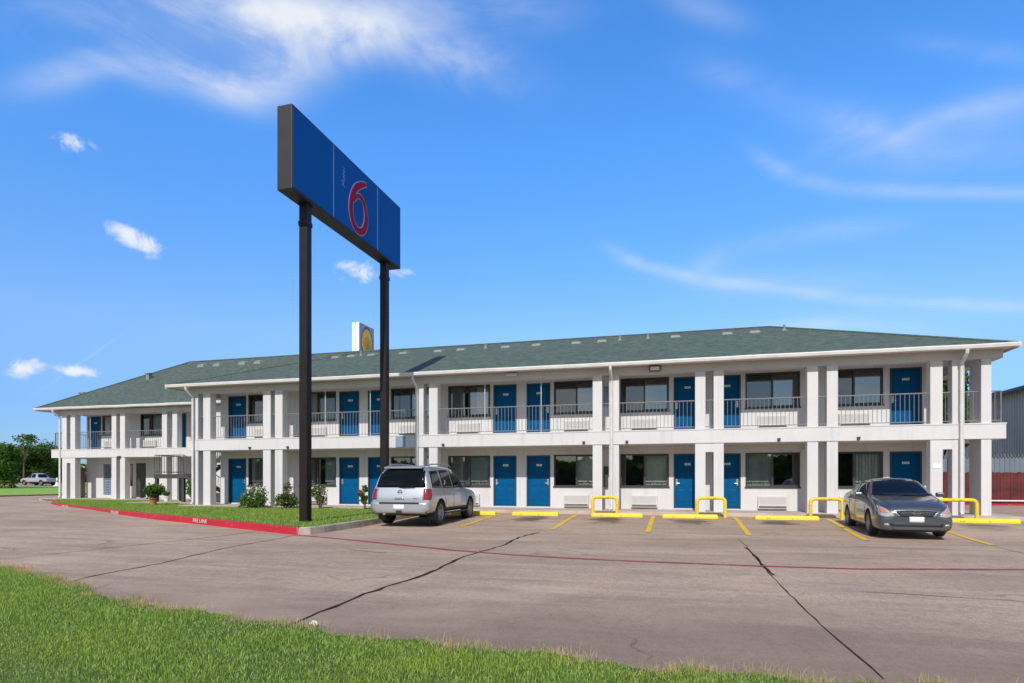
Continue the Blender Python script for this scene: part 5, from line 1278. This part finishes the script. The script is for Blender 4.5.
def shrub(name, label, x, y, z, w, h, n, leaf, petals, np_, seed, mat='leaf_shrub', dense=1.0):
    rr = random.Random(seed); o = empty(name, label, 'shrub', (x, y, z), 0, 'shrubs along the motel walkway')
    blobs = []
    for i in range(7):
        q = rr.uniform(0, 6.28); e = rr.random(); rad = w*.5*rr.uniform(.1, .62)
        br = w*.5*rr.uniform(.35, .55)*dense; blobs.append((x+rad*math.cos(q), y+rad*math.sin(q)*.7, z+min(h-br*.6, h*(.25+.7*e)), br, br, br*rr.uniform(.7, 1.1)))
    leaf_cloud('foliage', blobs, n, leaf, M[mat], o, (x, y, z), shell=.25)
    if np_: leaf_cloud('blossom', blobs, np_, leaf*.8, M[petals], o, (x, y, z), shell=.85)
    mb = MB()
    for b in blobs: mb.tube([(rr.uniform(-.05, .05), rr.uniform(-.05, .05), -.05), ((b[0]-x)*.6, (b[1]-y)*.6, (b[2]-z)*.55), (b[0]-x, b[1]-y, b[2]-z)], [.016, .012, .006], 5)
    mb.build('stem', M['bark'], o, loc=(0, 0, 0))
    return o
shrub('flowering_shrub', 'low wide shrub with white blossom before a lower blue door, left of the sign posts', -16.9, 21.2, .066, 1.55, .88, 2600, .085, 'petal_w', 130, 31)
shrub('flowering_shrub', 'upright shrub with pale pink blossom close left of the near sign post', -15.4, 21.3, .066, 1.15, 1.0, 2400, .075, 'petal_p', 110, 32, 'leaf_mid')
shrub('rose_bush', 'thin rose bush with pale blossom just right of the near sign post', -13.8, 21.4, .066, 1.15, .9, 760, .085, 'petal_w', 95, 33, 'leaf_pale', .75)
shrub('rose_bush', 'thin rose bush with red blossom at the left flank of the silver car', -11.85, 21.4, .066, .6, .98, 760, .075, 'petal_r', 70, 34, 'leaf_mid', .8)
def potted(label, x, y, z, w, h, pot, pr, ph, n, seed, grp, mat='leaf_shrub'):
    o = shrub('potted_plant', label, x, y, z+ph*.8, w, h, n, .10, 'petal_w', 0, seed, mat); o['category'] = 'plant'; o['group'] = grp
    MB().lathe([(0, 0), (pr*.72, 0), (pr*.95, ph*.8), (pr*1.06, ph*.82), (pr*1.06, ph), (pr*.9, ph), (pr*.88, ph*.9), (0, ph*.9)], 20).build('pot', M[pot], o, loc=(0, 0, -ph*.8), smooth=True)
PG = 'potted plants by the staircase'
potted('bushy green plant in a terracotta pot standing on the grass', -23.4, 22.7, .066, 1.15, .60, 'terracotta', .16, .34, 2000, 41, PG)
potted('tall leafy plant in a white pot beneath the stair landing', -23.6, 25.55, .12, 1.5, .95, 'whitepot', .17, .30, 2600, 42, PG)
potted('small leafy plant in a white pot beside the left stair leg', -25.45, 25.5, .12, .4, .26, 'whitepot', .15, .28, 260, 43, PG)

# ------------------------------------------------------------------ right side: warehouse, fences
def corr(name, c1, c2, pitch, axis):
    m, nt, bs = new_mat(name); bs.inputs['Roughness'].default_value = .55
    c = coords(nt); sep = nt.nodes.new('ShaderNodeSeparateXYZ'); nt.links.new(c, sep.inputs[0])
    n = noise(nt, coords(nt, (1, 1, .3)), .8, 5, .6)
    nt.links.new(ramp(nt, n, [(.3, c1), (.7, c2)]), bs.inputs['Base Color'])
    return m
M['siding'] = corr('grey_metal_siding', (.50, .47, .44), (.58, .55, .51), .3, 1); M['bluefence'] = corr('blue_grey_sheet', (.13, .17, .215), (.18, .22, .265), .3, 0)
M['redwood'] = simple('dark_red_fence_paint', (.105, .016, .018), .7, var=.55, vscale=2.0); M['wroof'] = simple('warehouse_roof', (.12, .12, .125), .6)
WO = (32, 60, 0)
wh_ = empty('warehouse', 'long grey metal sided warehouse at the right edge behind the fences', 'building', WO)
mb = MB(); y0, y1 = 30.0, 92.0; n = int((y1-y0)/.3); zt = 6.75
for i in range(n):
    y = y0+i*(y1-y0)/n; q = (y1-y0)/n
    mb.quad((20, y, -.3), (20, y+q*.62, -.3), (20, y+q*.62, zt), (20, y, zt)); mb.quad((20, y+q*.62, -.3), (19.95, y+q*.72, -.3), (19.95, y+q*.72, zt), (20, y+q*.62, zt))
    mb.quad((19.95, y+q*.72, -.3), (19.95, y+q*.9, -.3), (19.95, y+q*.9, zt), (19.95, y+q*.72, zt)); mb.quad((19.95, y+q*.9, -.3), (20, y+q, -.3), (20, y+q, zt), (19.95, y+q*.9, zt))
mb.quad((20, y0, -.3), (44, y0, -.3), (44, y0, zt), (20, y0, zt)); mb.add([(20, y0, zt), (44, y0, zt), (32, y0, zt+2.6)], [(0, 1, 2)]); mb.quad((20, y1, -.3), (20, y1, zt), (44, y1, zt), (44, y1, -.3)); mb.quad((44, y0, -.3), (44, y1, -.3), (44, y1, zt), (44, y0, zt))
mb.build('wall', M['siding'], wh_, WO, fix=False)
MB().add([(19.6, y0-.3, zt-.06), (32, y0-.3, zt+2.62), (44.4, y0-.3, zt-.06), (19.6, y1+.3, zt-.06), (32, y1+.3, zt+2.62), (44.4, y1+.3, zt-.06), (19.6, y0-.3, zt+.08), (32, y0-.3, zt+2.78), (44.4, y0-.3, zt+.08), (19.6, y1+.3, zt+.08), (32, y1+.3, zt+2.78), (44.4, y1+.3, zt+.08)],
         [(6, 7, 10, 9), (7, 8, 11, 10), (0, 3, 4, 1), (1, 4, 5, 2), (0, 6, 9, 3), (2, 5, 11, 8), (0, 1, 7, 6), (1, 2, 8, 7), (3, 9, 10, 4), (4, 10, 11, 5)]).build('roof', M['wroof'], wh_, WO)
MB().box(19.5, 19.6, y0-.3, y1+.3, zt-.12, zt+.06).build('gutter', M['bronze'], wh_, WO)
# red plank fence
RO = (15, 35.5, -.05)
rf = empty('plank_fence', 'dark red painted plank fence with a pale low rail', 'fence', RO)
mb = MB(); x = 8.9; rr = random.Random(4)
while x < 19.4:
    w_ = .135; h_ = 1.60+rr.uniform(-.03, .03); mb.box(x, x+w_, 35.5+rr.uniform(-.006, .006), 35.525, -.1, h_); x += w_+.008
mb.build('planks', M['redwood'], rf, RO)
MB().box(8.9, 19.4, 35.53, 35.57, .25, .34).box(8.9, 19.4, 35.53, 35.57, 1.25, 1.34).build('rail', M['redwood'], rf, RO)
MB().box(8.9, 19.4, 35.43, 35.49, .17, .23).build('guard_rail', M['farwhite'], rf, RO)
for x in lin(9, 19.3, 5): MB().box(x-.045, x+.045, 35.57, 35.66, -.1, 1.55).build('post', M['redwood'], rf, RO)
# blue grey sheet fence with pale wire coil
BO = (15, 42, -.05)
bf = empty('sheet_fence', 'blue grey sheet metal fence topped with pale coiled wire', 'fence', BO)
mb = MB(); x = 9.0
while x < 19.6: mb.box(x, x+.19, 42, 42.03, -.1, 2.5).box(x+.19, x+.25, 41.97, 42.02, -.1, 2.5); x += .25
mb.build('sheets', M['bluefence'], bf, BO)
for x in lin(9.2, 19.4, 5): MB().box(x-.04, x+.04, 41.88, 41.96, -.1, 2.75).build('post', M['signgrey'], bf, BO)
cp = [(9.0+10.5*i/700, 42+.11*math.cos(i*.55), 2.62+.11*math.sin(i*.55)) for i in range(701)]
MB().tube(cp, .018, 4).box(9, 19.5, 41.99, 42.01, 2.5, 2.53).build('wire_coil', M['vent'], bf, BO)
# low brick coloured pavement by the fence
MB().box(10.1, 19.5, 34.4, 35.3, -.2, .06).build('kerb', M['redkerb'])['kind'] = 'structure'

# ------------------------------------------------------------------ odds and ends
PO = (-56.5, 41.2, .15)
cone = empty('road_post', 'small white post on a splayed foot at the back of the far lawn', 'post', (-71.5, 55.6, .42))
MB().lathe([(.42, 0), (.42, .05), (.22, .12), (.10, .5), (.07, 1.0), (0, 1.02)], 14).build('cone', M['farwhite'], cone, loc=(0, 0, 0), smooth=True)
MB().lathe([(.115, .5), (.105, .66)], 14).build('band', simple('orange_band', (.6, .2, .05), .5), cone, loc=(0, 0, 0), smooth=True)
up_ = empty('utility_pole', 'thin grey utility pole with a cross arm beyond the trees', 'pole', (-108, 86, .3))
MB().lathe([(.16, 0), (.10, 9.2), (0, 9.2)], 8).build('shaft', M['signgrey'], up_, loc=(0, 0, 0)); MB().box(-1.2, 1.2, -.06, .06, 8.5, 8.65).box(-.8, .8, -.06, .06, 7.2, 7.32).build('cross_arm', M['signgrey'], up_, loc=(0, 0, 0))
# crumpled paper in the grass edge
mb = MB(); rr = random.Random(2); n = 12; vs = []; fs = []
for i in range(7):
    for j in range(n):
        q = 2*math.pi*j/n; r_ = .05*math.sin(math.pi*(i+.15)/6.3)*rr.uniform(.7, 1.3); vs.append((1.4*r_*math.cos(q), r_*math.sin(q), .035*(1-math.cos(math.pi*i/6))*rr.uniform(.85, 1.1)))
for i in range(6):
    for j in range(n): fs.append((i*n+j, i*n+(j+1) % n, (i+1)*n+(j+1) % n, (i+1)*n+j))
o = mb.add([(x*.62, y*.62, z*.7) for x, y, z in vs], fs).build('paper_scrap', M['whitepot'], None, loc=(-3.27, 4.96, -.09)); tag(o, 'crumpled white paper scrap at the lawn edge', 'litter')
